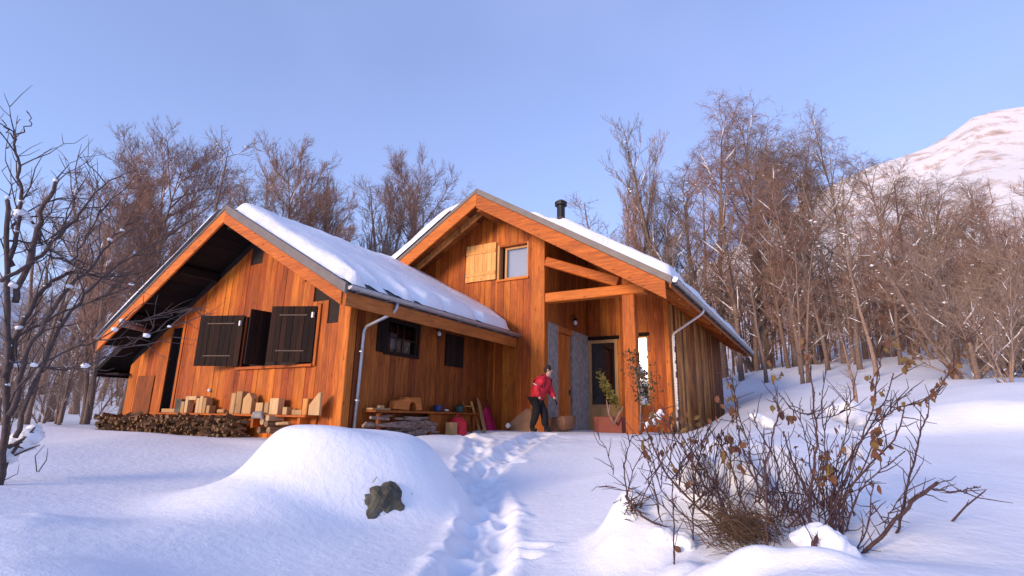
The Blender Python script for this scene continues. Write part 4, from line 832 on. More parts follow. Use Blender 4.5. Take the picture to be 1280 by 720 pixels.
# ------------------------------------------------------------------ bare trees: a few grown kinds, copied with shared meshes
UPV = Vector((0, 0, 1))
def grow_tree(seed, H, tr, k):
    """k: dict(n1,a1,l1,up1,n2,l2,n3,l3,n4,l4,first,droop,lean)"""
    r = random.Random(seed); T, C, S = MB(), MB(), MB()
    def path(p, d, ln, seg, up, wob):
        pts = [p]; q = p.copy(); dd = d.copy()
        for i in range(seg):
            dd = (dd+UPV*up/seg+Vector((r.gauss(0, wob), r.gauss(0, wob), r.gauss(0, wob)*.6))).normalized(); q = q+dd*(ln/seg); pts.append(q.copy())
        return pts
    def at(pts, t):
        x = t*(len(pts)-1); i = min(int(x), len(pts)-2); return pts[i].lerp(pts[i+1], x-i), (pts[i+1]-pts[i]).normalized()
    def side(d, ang):
        o = d.cross(Vector((r.gauss(0, 1), r.gauss(0, 1), r.gauss(0, 1)))).normalized(); return (d*math.cos(ang)+o*math.sin(ang)).normalized()
    def cone(a, b, rad):                       # finest twig: three-sided spike
        d = (b-a).normalized(); x = d.orthogonal().normalized()*rad; y = d.cross(x.normalized())*rad; n = len(C.v)
        C.v += [tuple(a+x), tuple(a-x*.5+y*.87), tuple(a-x*.5-y*.87), tuple(b)]; C.f += [(n, n+1, n+3), (n+1, n+2, n+3), (n+2, n, n+3)]
    trunks = []
    for ti in range(k.get('stems', 1)):
        d0 = Vector((r.gauss(0, k.get('lean', .04)), r.gauss(0, k.get('lean', .04)), 1)).normalized()
        pts = path(Vector((r.gauss(0, .12)*(ti > 0), r.gauss(0, .12)*(ti > 0), -.4)), d0, H*(1 if ti == 0 else r.uniform(.6, .95)), 9, .25, k.get('wob', .045))
        rad = [tr*(1-t/9)**.85+.012 for t in range(10)]; rad[0] = tr*1.35; T.tube(pts, rad, 7); trunks.append((pts, H, tr))
    for pts, Ht, tr_ in trunks:
        n1 = int(k['n1']/len(trunks)**.5)
        for i in range(n1):
            t = k['first']+(1-k['first'])*((i+r.random())/n1)**k.get('dist', 1.); p, d = at(pts, min(t, .99)); fr = (t-k['first'])/(1-k['first'])
            L_ = Ht*k['l1']*k['prof'](fr)*r.uniform(.6, 1.2); b1 = path(p, side(d, k['a1']*r.uniform(.7, 1.25)), L_, 5, k['up1'], .13)
            r1 = max(.014, min(tr_*.45, L_*.013)); C.tube(b1, [r1*(1-.15*q) for q in range(6)], 4, cap=False)
            if L_ > .8 and r.random() < k.get('snow', .5):
                for _ in range(r.randint(1, 4)):
                    q, _d = at(b1, r.uniform(.15, .95)); S.blob(q+UPV*r1, r.uniform(.03, .075)*k.get('ss', 1), r, .6, 5, 2)
            if L_ > .8 and r.random() < k.get('frost', .3):
                a_ = r.uniform(0, .4); e_ = a_+r.uniform(.25, .6); S.tube([at(b1, min(.98, a_+(e_-a_)*q/4))[0]+UPV*r1*.9 for q in range(5)], [.006, r1*.8+.006, r1*.8+.008, r1*.7+.005, .004], 4, cap=False)
            n2 = max(2, int(k['n2']*L_/(Ht*k['l1'])+.5))
            for j in range(n2):
                q, d = at(b1, .2+.8*(j+r.random())/n2); l2 = k['l2']*r.uniform(.5, 1.25)*(1.1-.4*j/n2); b2 = path(q, side(d, r.uniform(.45, .95)), l2, 3, k['up2'], .16)
                C.tube(b2, [.011, .009, .007, .005], 3, cap=False)
                if r.random() < k.get('snow', .5)*.3: S.blob(b2[1]+UPV*.02, r.uniform(.025, .06)*k.get('ss', 1), r, .6, 5, 2)
                for h in range(k['n3']):
                    q3, d3 = at(b2, .1+.9*(h+r.random())/k['n3']); l3 = k['l3']*r.uniform(.5, 1.3); d3 = side(d3, r.uniform(.4, .9)); d3 = (d3+UPV*k['up3']).normalized(); e3 = q3+d3*l3
                    cone(q3, e3, .0075)
                    for g_ in range(k['n4']):
                        s = q3.lerp(e3, r.uniform(.15, .85)); d4 = (side(d3, r.uniform(.4, .8))+UPV*k['up3']).normalized(); cone(s, s+d4*l3*r.uniform(.35, .8), .0055)
    return T, C, S
KINDS = {
 'broad':  (12, .17, dict(n1=34, a1=.85, l1=.30, up1=.55, up2=.3, up3=.15, n2=16, l2=1.15, n3=10, l3=.48, n4=6, first=.22, prof=lambda f: .55+.6*math.sin(PI*min(1, f*.85+.15))**.8, snow=.12)),
 'column': (13, .13, dict(n1=30, a1=.38, l1=.26, up1=.9, up2=.7, up3=.6, n2=10, l2=.9, n3=8, l3=.38, n4=4, first=.3, prof=lambda f: 1.1-.75*f, stems=3, lean=.10, snow=.1)),
 'forest': (12, .13, dict(n1=26, a1=.75, l1=.15, up1=.5, up2=.35, up3=.2, n2=7, l2=.8, n3=6, l3=.36, n4=2, first=.18, prof=lambda f: .9-.35*f, snow=.35)),
 'forest_b': (11, .11, dict(n1=24, a1=.9, l1=.17, up1=.3, up2=.1, up3=.1, n2=7, l2=.8, n3=6, l3=.36, n4=2, first=.12, prof=lambda f: 1.-.5*f, stems=2, lean=.09, snow=.4)),
 'birch':  (16, .15, dict(n1=36, a1=.7, l1=.24, up1=.45, up2=-.3, up3=-.35, n2=11, l2=1.15, n3=8, l3=.55, n4=4, first=.22, prof=lambda f: .55+.55*math.sin(PI*min(1, f*.8+.2)), snow=.2)),
 'bushy':  (7, .07, dict(n1=26, a1=.7, l1=.36, up1=.5, up2=.3, up3=.2, n2=9, l2=.9, n3=6, l3=.4, n4=2, first=.06, prof=lambda f: 1.-.5*f, stems=4, lean=.22, wob=.09, snow=.28)),
}
PROTO = {}
def proto(kind, v, twig='twig', bark='bark'):
    key = (kind, v, twig, bark)
    if key not in PROTO:
        H, tr, k = KINDS[kind]; T, C, S = grow_tree(hash_(kind)+v*101, H, tr, k)
        topz = float(np.percentile(np.array(C.v)[:, 2], 99.7)); H = topz
        PROTO[key] = (H, T.mesh('trunk', M[bark], False, True)[0], C.mesh('crown', M[twig], False)[0], S.mesh('branch_snow', M['roof_snow'], False, True)[0] if S.v else None)
    return PROTO[key]
def hash_(s): return sum(ord(c)*(i+3) for i, c in enumerate(s))
GSEED = random.Random(77)
def tree(kind, v, px, r, toppy, label, group=None, twig='twig', bark='bark', nm=None, wide=1., lean=0, leandir=0, base=None, snow=True):
    """stands at azimuth of column px (taken near the horizon), distance r, top at the height seen at toppy"""
    az, _ = azs(px, 450 if px > 600 else 520); x, y = r*math.sin(az), r*math.cos(az); z = terrain(x, y)
    _, s = azs(px, toppy); H, tm, cm_, sm = proto(kind, v, twig, bark); h = s*r-z if toppy is not None else H; sc = h/(H*.985)
    o = thing(nm or 'bare_tree', label, 'tree', (x, y, z), group)
    o.rotation_euler = (lean*math.cos(leandir), lean*math.sin(leandir), GSEED.uniform(0, 6.28)) if lean else (0, 0, GSEED.uniform(0, 6.28)); o.scale = (sc*wide, sc*wide, sc)
    for n_, me in (('trunk', tm), ('crown', cm_), ('branch_snow', sm if snow else None)):
        if me is None: continue
        c = bpy.data.objects.new(n_, me); COL.objects.link(c); c.parent = o
        if n_ == 'branch_snow': c['kind'] = 'stuff'
    return o
R_ = random.Random(21)
# left side, behind and beside the left wing
tree('broad', 1, 62, 24, 172, 'broad reddish-brown tree with a fuzzy crown at the far left above the thick branches', twig='twig_red', wide=.9)
tree('broad', 2, 150, 27, 148, 'tallest fuzzy reddish tree left of the left gable', twig='twig_red', wide=.85)
tree('forest', 1, 205, 27, 160, 'upright brown tree just right of the tallest reddish one', twig='twig_red', wide=1.3)
tree('birch', 1, 240, 34, 205, 'thin pale tree seen between the reddish trees and the left gable peak')
tree('broad', 3, 335, 36, 180, 'round-crowned brown tree standing up behind the left wing ridge', twig='twig_red', wide=.8)
tree('broad', 1, 385, 34, 245, 'low round brown crown close above the snow of the left roof', twig='twig_red', wide=.7)
tree('column', 1, 412, 36, 208, 'narrow upright tree in the gap right of the round crown', wide=.9)
tree('column', 2, 445, 37, 204, 'narrow many-stemmed tree left of the snow-flecked tree')
tree('forest', 2, 470, 36, 222, 'slim brown tree between the narrow one and the snow-flecked tree', wide=1.2)
tree('broad', 2, 510, 38, 196, 'brown tree flecked with snow lumps left of the main gable', twig='twig_red', wide=.72)
tree('birch', 2, 535, 44, 232, 'small grey tree directly left of the main gable roof')
for i, (px, r, t) in enumerate([(20, 30, 230), (95, 34, 205), (120, 40, 215), (180, 40, 195), (225, 42, 230), (265, 42, 240), (290, 33, 215), (310, 44, 225), (360, 43, 222), (430, 43, 240), (490, 43, 240), (555, 46, 262), (10, 42, 260), (45, 43, 250), (75, 22, 260), (110, 20, 290), (35, 20, 270), (140, 44, 230)]):
    tree(('forest', 'forest_b', 'birch', 'column')[i % 4], 1+i % 2, px, r, t, 'bare brown tree in the wood behind the left wing', 'trees of the wood left of and behind the chalet', wide=1.15, twig=('twig', 'twig_red')[i % 2])
for i in range(16):
    px, r = R_.uniform(-40, 150), R_.uniform(19, 40); tree(('forest', 'forest_b', 'bushy')[i % 3], 1+i % 2, px, r, R_.uniform(330, 440), 'thin young tree or pole beyond the snow at the left edge', 'young trees left of the chalet', wide=.9)
# right side
tree('column', 1, 797, 36, 168, 'narrow upright poplar-like tree nearest the flue pipe', wide=.85, twig='twig_red')
tree('column', 2, 845, 37, 157, 'narrow twin-topped upright tree second right of the flue pipe', wide=.95)
tree('forest', 2, 765, 40, 238, 'small bare tree behind the roof just right of the flue pipe', wide=1.4)
tree('forest', 1, 820, 40, 235, 'low bare tree between the two narrow upright trees', wide=1.3)
tree('birch', 1, 925, 34, 110, 'tallest birch with a wide airy crown behind the right roof', twig='twig_red', wide=.85)
tree('birch', 3, 985, 36, 150, 'tall birch right of the tallest one', wide=.8)
tree('birch', 2, 1082, 40, 126, 'tall birch with a wispy tufted top against the sky', wide=.62)
for i, (px, r, t) in enumerate([(875, 38, 200), (895, 42, 190), (945, 40, 180), (960, 44, 160), (1010, 38, 165), (1030, 42, 178), (1055, 36, 190), (1000, 32, 210), (1110, 40, 190), (1140, 42, 205), (1170, 40, 215), (1200, 42, 220), (1230, 38, 225), (1262, 40, 215), (1290, 36, 222), (1320, 38, 200), (860, 33, 262), (1125, 33, 235), (905, 40, 160), (955, 41, 152), (1020, 40, 165), (880, 36, 225)]):
    tree(('forest', 'birch', 'birch')[i % 3], 1+(i//2) % 2, px, r, t, 'slender bare tree of the wood right of the chalet, its top against sky or mountain', 'tall trees of the wood right of the chalet', wide=1.1, twig=('twig', 'twig_red')[i % 2])
for i in range(24):
    px = 880+450*(i+R_.random())/24; r = R_.uniform(30, 44); t = R_.uniform(230, 330)
    tree(('forest', 'forest_b', 'forest', 'bushy')[i % 4], 1+i % 2, px, r, t, 'thin snow-flecked tree in the thick of the wood right of the chalet', 'thin trees of the wood right of the chalet', wide=1.2, twig=('twig', 'twig_red')[i % 2])
for i in range(10):
    px = R_.uniform(1185, 1350); r = R_.uniform(22, 32)
    tree('bushy', 1+i % 2, px, r, R_.uniform(235, 330), 'dense many-stemmed bush tree at the right edge of the wood', 'dense bush trees at the right edge', wide=1.25)
tree('forest', 1, 1093, 27, 262, 'pale-barked slim birch standing in front of the wood at the snow edge', bark='bark_pale', wide=1.2)
tree('forest_b', 1, 1000, 27, 290, 'dark snow-dusted tree nearest the end of the right eave', wide=1.1)
tree('forest_b', 2, 1215, 24, 330, 'pale leaning tree at the right edge with low snowy limbs', bark='bark_pale', lean=.14, leandir=PI*.9, wide=.9)
tree('bushy', 2, 1255, 17.5, 310, 'pale many-stemmed tree at the far right edge above the snow bank', bark='bark_pale', wide=.8)
tree('forest', 2, 1063, 15.5, 402, 'thin sapling with snow caps standing alone on the open snow', bark='bark_pale', wide=2.0, nm='sapling')
def ordinal_labels(grp, fmt):
    W = ['first', 'second', 'third', 'fourth', 'fifth', 'sixth', 'seventh', 'eighth', 'ninth', 'tenth', 'eleventh', 'twelfth', 'thirteenth', 'fourteenth', 'fifteenth', 'sixteenth', 'seventeenth', 'eighteenth', 'nineteenth']
    W += ['twentieth']+['twenty-'+w for w in W[:9]]+['thirtieth']+['thirty-'+w for w in W[:9]]
    obs = sorted([o for o in bpy.data.objects if o.get('group') == grp and o.parent is None], key=lambda o: math.atan2(o.location.x, o.location.y))
    for w, o in zip(W, obs): o['label'] = fmt % w
ordinal_labels('tall trees of the wood right of the chalet', 'tall slender bare tree behind the right eave, %s from the left')
ordinal_labels('trees of the wood left of and behind the chalet', 'bare brown tree behind the left wing, %s from the left of its wood')
ordinal_labels('thin trees of the wood right of the chalet', 'thin snow-flecked tree in the thick of the right wood, %s from the left')
ordinal_labels('dense bush trees at the right edge', 'dense many-stemmed bush tree at the right wood edge, %s from the left')
ordinal_labels('young trees left of the chalet', 'thin young tree beyond the snow at the left edge, %s from the left')
# far woods on the mountainside: simplified trees, one mesh
m = MB(); r = random.Random(9); n_ = 0
while n_ < 1500:
    if r.random() < .93: az = r.uniform(-.32, .62); 
    else: az = r.uniform(-1.36, -.3)
    rr_ = 45*math.exp(r.random()**1.0*math.log(6.5)); x, y = rr_*math.sin(az), rr_*math.cos(az)
    n_ += 1
    if az > .02 and rr_ > 120 and r.random() < .6+.4*min(1, (rr_-120)/120): continue
    z = terrain(x, y); h = r.uniform(6, 11); p = Vector((x, y, z-.3)); q = p+Vector((r.gauss(0, .3), r.gauss(0, .3), h)); w = .05+rr_*.0003
    rt = Vector((y, -x, 0)).normalized()
    m.add([p-rt*w, p+rt*w, p+Vector((x, y, 0)).normalized()*w, q], [(0, 1, 3), (1, 2, 3), (2, 0, 3)])
    for j in range(26):
        t = r.uniform(.2, .98); a = p.lerp(q, t); ang = r.uniform(0, 6.28); d = Vector((math.cos(ang), math.sin(ang), r.uniform(.5, 1.6))).normalized()*h*r.uniform(.1, .24)*(1.15-.6*t); s = d.cross(Vector((r.uniform(-1, 1), r.uniform(-1, 1), .3))).normalized()*(w*.38)
        m.add([a-s, a+s, a+d], [(0, 1, 2)])
        b2 = a+d*.5; d2 = (d.normalized()+Vector((r.uniform(-.7, .7), r.uniform(-.7, .7), .3))).normalized()*d.length*.6; m.add([b2-s*.7, b2+s*.7, b2+d2], [(0, 1, 2)])
tag(m.build('hillside_wood', M['twig_red'], None), 'far bare wood covering the mountainside', 'wood', None, 'stuff')

# ------------------------------------------------------------------ big bare tree whose limbs fill the left edge, close to the camera
bt = at_r(0, 560, 8.2); bz = gz(bt.x, bt.y); btree = thing('bare_tree', 'dark thick-limbed bare tree leaning in from the left edge with snow in its forks', 'tree', (bt.x, bt.y, bz))
r = random.Random(14); tw = MB(); sn = MB()
def limb(nm, pts, r0, r1, dist, twigs=True, mat='twig_dark'):
    n0 = len(pts); P3 = []
    for i, q in enumerate(pts): P3.append(at_r(q[0], q[1], dist[0]+(dist[1]-dist[0])*i/(n0-1)))
    # smooth (Catmull-Rom)
    out = []
    for i in range(n0-1):
        p0, p1, p2, p3 = P3[max(i-1, 0)], P3[i], P3[i+1], P3[min(i+2, n0-1)]
        for s in range(5):
            t = s/5; out.append(.5*((2*p1)+(p2-p0)*t+(2*p0-5*p1+4*p2-p3)*t*t+(3*p1-p0-3*p2+p3)*t**3)+Vector((r.gauss(0, .012), r.gauss(0, .012), r.gauss(0, .012))))
    out.append(P3[-1]); k = len(out); m = MB(); m.tube(out, [.78*(r0+(r1-r0)*i/(k-1)) for i in range(k)], 7); o = m.build(nm, M[mat], btree, smooth=True)
    if twigs:
        for i in range(2, k):
            for _ in range(i % 2 if i < k-1 else 1):
                d = (out[i]-out[i-1]).normalized(); q = out[i]; dd = (d*1.2+Vector((r.gauss(0, .45), r.gauss(0, .45), r.gauss(.1, .4)))).normalized(); ln = r.uniform(.25, .7); pp = [q]
                for s in range(3): dd = (dd+Vector((r.gauss(0, .2), r.gauss(0, .2), r.gauss(.08, .2)))).normalized(); pp.append(pp[-1]+dd*ln/3)
                tw.tube(pp, [.010, .008, .006, .003], 3, cap=False)
                for g_ in range(3):
                    a = pp[r.randint(1, 3)]; d2 = (dd+Vector((r.gauss(0, .7), r.gauss(0, .7), r.gauss(0, .6)))).normalized()*r.uniform(.12, .38); tw.tube([a, a+d2*.5+Vector((0, 0, r.gauss(0, .02))), a+d2], [.005, .004, .002], 3, cap=False)
            if r.random() < .12: sn.blob(out[i]+Vector((0, 0, r0*.6)), r.uniform(.02, .05), r, .6, 6, 3)
    return out
limb('trunk', [(-4, 640), (2, 580), (8, 500), (9, 420), (10, 340), (9, 250)], .055, .03, (8.2, 8.4))
limb('branch', [(12, 335), (20, 300), (24, 262), (25, 222), (19, 185), (17, 165)], .035, .012, (8.4, 8.2))
limb('branch', [(17, 172), (28, 165), (38, 150), (33, 138)], .012, .005, (8.2, 8.1), False)
limb('branch', [(18, 175), (8, 162), (2, 150)], .012, .006, (8.2, 8.2), False)
limb('branch', [(15, 380), (38, 320), (54, 265), (71, 223)], .045, .026, (8.4, 8.0))
limb('branch', [(2, 352), (50, 318), (88, 280), (112, 250), (136, 226)], .032, .010, (8.2, 8.6))
limb('branch', [(14, 285), (30, 268), (44, 285), (52, 306), (68, 322), (92, 324), (108, 296), (126, 266)], .022, .010, (8.4, 8.3))
limb('branch', [(8, 470), (30, 400), (60, 356), (92, 342), (130, 346), (172, 342)], .045, .010, (8.3, 8.8))
limb('branch', [(15, 520), (35, 440), (70, 380), (112, 336), (140, 300), (166, 278)], .040, .010, (8.1, 8.7))
limb('branch', [(20, 545), (48, 470), (82, 400), (124, 350), (178, 312), (232, 286)], .036, .007, (8.0, 9.0))
limb('branch', [(5, 430), (50, 404), (100, 382), (150, 362), (205, 330)], .024, .006, (8.4, 8.9))
limb('branch', [(8, 500), (55, 452), (110, 430), (165, 402), (225, 390)], .018, .006, (7.8, 8.2))
limb('branch', [(8, 450), (70, 462), (130, 448), (180, 420), (215, 408)], .014, .005, (7.7, 8.0))
limb('branch', [(3, 300), (60, 300), (90, 260), (96, 230)], .02, .007, (8.9, 9.2))
o = tw.build('twigs', M['twig_dark'], btree); o['kind'] = 'stuff'
for (px, py, sz) in ((27, 266, .07), (31, 269, .06), (23, 269, .06), (35, 274, .05), (16, 357, .06), (22, 455, .07)): sn.blob(at_r(px, py, 8.35), sz, r, .55, 8, 4)
o = sn.build('branch_snow', M['roof_snow'], btree, smooth=True); o['kind'] = 'stuff'
# low snowy brush at the lower left
lb = at_r(22, 572, 8.6); lbz = gz(lb.x, lb.y); bush = thing('low_brush', 'low dark brush half buried in snow at the lower left corner', 'shrub', (lb.x, lb.y, lbz))
m = MB()
for (a, b_, c_, w) in (((2, 585), (20, 560), (44, 534), .022), ((5, 575), (28, 565), (50, 556), .014), ((10, 560), (30, 548), (42, 540), .02), ((46, 590), (44, 570), (56, 556), .006), ((48, 590), (58, 575), (60, 560), .006), ((6, 600), (22, 592), (24, 580), .005), ((0, 560), (14, 556), (30, 560), .02), ((2, 600), (12, 570), (30, 545), .016)):
    m.tube([at_r(*a, 8.4), at_r(*b_, 8.4), at_r(*c_, 8.4)], [w, w*.8, w*.4], 5)
m.build('stems', M['twig_dark'], bush)['kind'] = 'stuff'
m = MB()
for (px, py, sz) in ((36, 546, .14), (30, 556, .12), (12, 562, .12), (42, 537, .08), (20, 552, .1), (6, 570, .14)): m.blob(at_r(px, py, 8.5), sz, r, .7, 9, 5)
m.build('snow_cap', M['roof_snow'], bush, smooth=True)['kind'] = 'stuff'
# half-buried boulder showing through the mound
def hit(px, py, r0=3., r1=14.):
    q = r0
    while q < r1:
        p = at_r(px, py, q)
        if p.z < gz(p.x, p.y): return p
        q += .03
    return at_r(px, py, r1)
bp = hit(473, 631); m = MB(); rb = random.Random(2); bm = bmesh.new(); bmesh.ops.create_icosphere(bm, subdivisions=4, radius=1)
for v in bm.verts:
    n_ = noise.noise(v.co*1.7)*.2+noise.noise(v.co*4)*.14+noise.noise(v.co*9)*.06; v.co = v.co*(1+n_); v.co = Vector((v.co.x*.34, v.co.y*.36, v.co.z*.37))
me = bpy.data.meshes.new('boulder'); bm.to_mesh(me); bm.free(); me.materials.append(M['rock']); ob_ = bpy.data.objects.new('boulder', me)
dv = Vector((bp.x, bp.y, 0)).normalized(); link(ob_, None, bp+dv*.22+Vector((0, 0, -.16))); tag(ob_, 'dark boulder face showing through the big snow mound', 'boulder')
m = MB()
for k in range(30):
    q = bp+Vector((rb.gauss(0, .14), rb.gauss(0, .1), rb.gauss(0, .10))); m.tube([q, q+Vector((rb.gauss(0, .05), rb.gauss(0, .05), rb.uniform(.0, .08)))], [.004, .002], 3)
tag(m.build('dry_grass', M['straw'], None), 'dry grass tips around the dark boulder face', 'grass', None, 'stuff')

# ------------------------------------------------------------------ thorny shrub in the right foreground
def Z(zx, zy, r): return at_r(740+zx/2.4, 420+zy/2.4, r)
sb = Z(640, 600, 4.3); shz = gz(sb.x, sb.y)
shrub = thing('rose_shrub', 'large thorny shrub with dry brown leaves rising from the snow in the right foreground', 'shrub', (sb.x, sb.y, shz))
r = random.Random(31); LV = MB(); TWG = MB(); leafmesh = []
def spline(P3, sub=5, jit=.004):
    out = []; n0 = len(P3)
    for i in range(n0-1):
        p0, p1, p2, p3 = P3[max(i-1, 0)], P3[i], P3[i+1], P3[min(i+2, n0-1)]
        for s in range(sub):
            t = s/sub; out.append(.5*((2*p1)+(p2-p0)*t+(2*p0-5*p1+4*p2-p3)*t*t+(3*p1-p0-3*p2+p3)*t**3)+Vector((r.gauss(0, jit), r.gauss(0, jit), r.gauss(0, jit))))
    return out+[P3[-1]]
def stem(pts, r0, r1, d0, d1, twig=.8, mat='stem', parent=None, nm='stem'):
    P3 = [Z(x, y, d0+(d1-d0)*i/(len(pts)-1)) for i, (x, y) in enumerate(pts)]; o = spline(P3); k = len(o)
    m = MB(); m.tube(o, [r0+(r1-r0)*i/(k-1) for i in range(k)], 6)
    for i in range(1, k-1):                     # thorns and buds
        for _ in range(2):
            d = (o[i+1]-o[i-1]).normalized(); s = d.cross(Vector((r.gauss(0, 1), r.gauss(0, 1), r.gauss(0, 1)))).normalized(); a = o[i].lerp(o[i+1], r.random()); m.tube([a, a+(s+d*.4)*(.006+1.2*r1+.5*r0)], [.0028, .0008], 3, cap=False)
        if r.random() < twig:
            d = (o[i+1]-o[i-1]).normalized(); dd = (d*.8+Vector((r.gauss(0, .6), r.gauss(0, .6), r.gauss(.1, .4)))).normalized(); ln = r.uniform(.06, .26); pp = [o[i]]
            for s in range(3): dd = (dd+Vector((r.gauss(0, .2), r.gauss(0, .2), r.gauss(.05, .2)))).normalized(); pp.append(pp[-1]+dd*ln/3)
            TWG.tube(pp, [.0038, .0032, .0026, .0015], 4, cap=False)
    m.build(nm, M[mat], parent or shrub, smooth=True); return o
ST = []
for a in [([(527, 672), (523, 540), (522, 400), (545, 290), (560, 230), (545, 185)], .0085, .004, 4.1, 4.3), ([(655, 565), (655, 480), (672, 330), (668, 230), (657, 90)], .011, .005, 4.4, 4.5),
          ([(655, 505), (622, 420), (590, 350), (575, 285)], .008, .005, 4.4, 4.6), ([(745, 612), (741, 500), (757, 440), (800, 330), (845, 200), (862, 90), (880, 20)], .009, .003, 4.5, 4.6),
          ([(735, 602), (712, 520), (735, 430), (795, 330), (850, 250), (905, 112)], .009, .0035, 4.5, 4.7), ([(750, 602), (765, 470), (850, 370), (908, 310), (938, 210)], .009, .004, 4.5, 4.5),
          ([(795, 672), (880, 585), (960, 500), (1036, 440)], .012, .010, 4.2, 4.5), ([(920, 595), (940, 480), (962, 390), (985, 295), (1005, 235)], .0085, .004, 4.6, 4.8),
          ([(855, 260), (905, 222), (960, 205), (1020, 185), (1052, 140), (1082, 90), (1120, 30), (1132, 8)], .005, .003, 4.6, 4.9), ([(1012, 458), (1065, 466), (1110, 463), (1165, 453)], .005, .003, 4.5, 4.6),
          ([(785, 652), (830, 560), (846, 440)], .005, .003, 4.3, 4.3), ([(560, 170), (596, 215), (630, 232), (660, 235)], .004, .003, 4.4, 4.5),
          ([(655, 252), (710, 242), (750, 228), (790, 180)], .004, .003, 4.5, 4.6), ([(700, 705), (680, 625), (655, 560), (640, 520)], .012, .008, 3.9, 4.3), ([(655, 700), (668, 620), (680, 595)], .018, .010, 3.9, 4.0),
          ([(105, 482), (98, 400), (108, 340), (122, 290)], .006, .003, 4.8, 4.8), ([(105, 482), (120, 410), (160, 330)], .005, .003, 4.8, 4.7), ([(140, 520), (178, 430), (208, 385)], .005, .003, 4.8, 4.8), ([(66, 415), (45, 350), (15, 290)], .004, .002, 4.9, 5.),
          ([(100, 480), (150, 540), (228, 578)], .011, .007, 4.7, 4.5), ([(370, 562), (245, 440), (182, 330), (150, 235)], .009, .005, 4.5, 4.8), ([(362, 482), (300, 382), (235, 280), (190, 230)], .009, .004, 4.6, 4.8),
          ([(302, 612), (306, 490), (300, 350), (285, 260)], .006, .004, 4.4, 4.5), ([(402, 482), (350, 420), (275, 310), (205, 205)], .008, .004, 4.6, 4.9), ([(524, 440), (470, 370), (440, 300), (428, 200), (400, 120)], .007, .004, 4.4, 5.2),
          ([(470, 325), (442, 240), (425, 160), (412, 100)], .006, .004, 5.0, 5.3), ([(640, 560), (625, 540), (608, 522)], .010, .009, 4.4, 4.3), ([(552, 520), (482, 422), (470, 345)], .006, .003, 4.4, 4.4),
          ([(248, 700), (245, 570), (240, 430)], .006, .004, 4.1, 4.2), ([(500, 690), (560, 690), (625, 693)], .005, .003, 3.8, 3.9), ([(330, 500), (310, 430), (330, 330), (360, 260)], .007, .004, 4.7, 4.9), ([(420, 560), (380, 470), (370, 380), (390, 290)], .007, .004, 4.6, 4.8),
          ([(460, 540), (430, 430), (400, 350), (330, 250)], .006, .004, 4.6, 4.9), ([(700, 560), (690, 440), (700, 330), (690, 220), (700, 100)], .006, .003, 4.6, 4.7), ([(715, 590), (725, 450), (760, 300), (765, 190)], .006, .003, 4.6, 4.8),
          ([(760, 590), (800, 470), (870, 400), (940, 345)], .005, .003, 4.4, 4.5), ([(735, 560), (660, 410), (640, 300), (600, 200)], .006, .003, 4.7, 4.8), ([(740, 520), (820, 380), (880, 240), (960, 160)], .006, .003, 4.7, 4.8),
          ([(530, 520), (560, 400), (500, 280), (480, 230)], .005, .003, 4.6, 4.7), ([(655, 480), (560, 470), (500, 490)], .004, .003, 4.5, 4.5), ([(840, 500), (880, 560), (900, 520), (985, 390)], .004, .003, 4.5, 4.6),
          ([(260, 560), (200, 500), (130, 470), (40, 450)], .004, .002, 4.5, 4.8), ([(210, 560), (190, 470), (170, 380), (150, 350)], .005, .003, 4.6, 4.7), ([(350, 600), (260, 520), (200, 440), (170, 300)], .006, .003, 4.5, 4.8)]:
    ST.append(stem(*a))
for _ in range(180):                             # finer shoots out of the heart of the shrub
    cx, cy = r.choice(((400, 540), (430, 560), (720, 580), (660, 520), (330, 480), (740, 540), (240, 430), (300, 470), (350, 520), (520, 500), (560, 560), (590, 540), (610, 570))); hh = r.uniform(60, 260); xx = r.gauss(0, 70)
    d0 = r.uniform(4.2, 4.9); P3 = [Z(cx+r.gauss(0, 25), cy, d0), Z(cx+xx*.5+r.gauss(0, 15), cy-hh*.5, d0+.1), Z(cx+xx, cy-hh, d0+r.uniform(-.1, .3))]; TWG.tube(spline(P3, 4, .006), [.0045-.0003*i for i in range(9)], 4, cap=False)
o = TWG.build('twigs', M['stem'], shrub, smooth=True); o['kind'] = 'stuff'
# curled dry leaves, each its own piece
def leaf_mesh(seed):
    q = random.Random(seed); m = MB(); nx, ny = 5, 4; curl = q.uniform(.5, 1.6); vs = []
    for i in range(nx):
        t = i/(nx-1); w = math.sin(PI*min(1, .12+t*.86))*.36
        for j in range(ny):
            s = j/(ny-1)*2-1; a = s*curl; vs.append((math.sin(a)/curl*w*1.6*.62, q.gauss(0, .03)+.18*math.sin(t*2.4), -t))
            vs[-1] = (vs[-1][0], vs[-1][1]+(1-math.cos(a))*w*.7, vs[-1][2])
    m.add(vs, [(i*ny+j, i*ny+j+1, (i+1)*ny+j+1, (i+1)*ny+j) for i in range(nx-1) for j in range(ny-1)]); m.tube([(0, 0, .25), (0, 0, 0)], .02, 3, cap=False); return m
LMS = []
for mt in ('leaf', 'leaf', 'leaf', 'leaf_olive', 'leaf_olive'): LMS.append(leaf_mesh(len(LMS)+3).mesh('leaf', M[mt], False, True)[0])
def put_leaf(p, sz, k=None):
    o = bpy.data.objects.new('leaf', LMS[k if k is not None else r.randrange(5)]); COL.objects.link(o); o.parent = shrub; o.location = p-WL[shrub.name]
    o.rotation_euler = (r.gauss(0, .45), r.gauss(0, .45), r.uniform(0, 6.28)); o.scale = (sz*r.uniform(.8, 1.3), sz, sz*r.uniform(.8, 1.25))
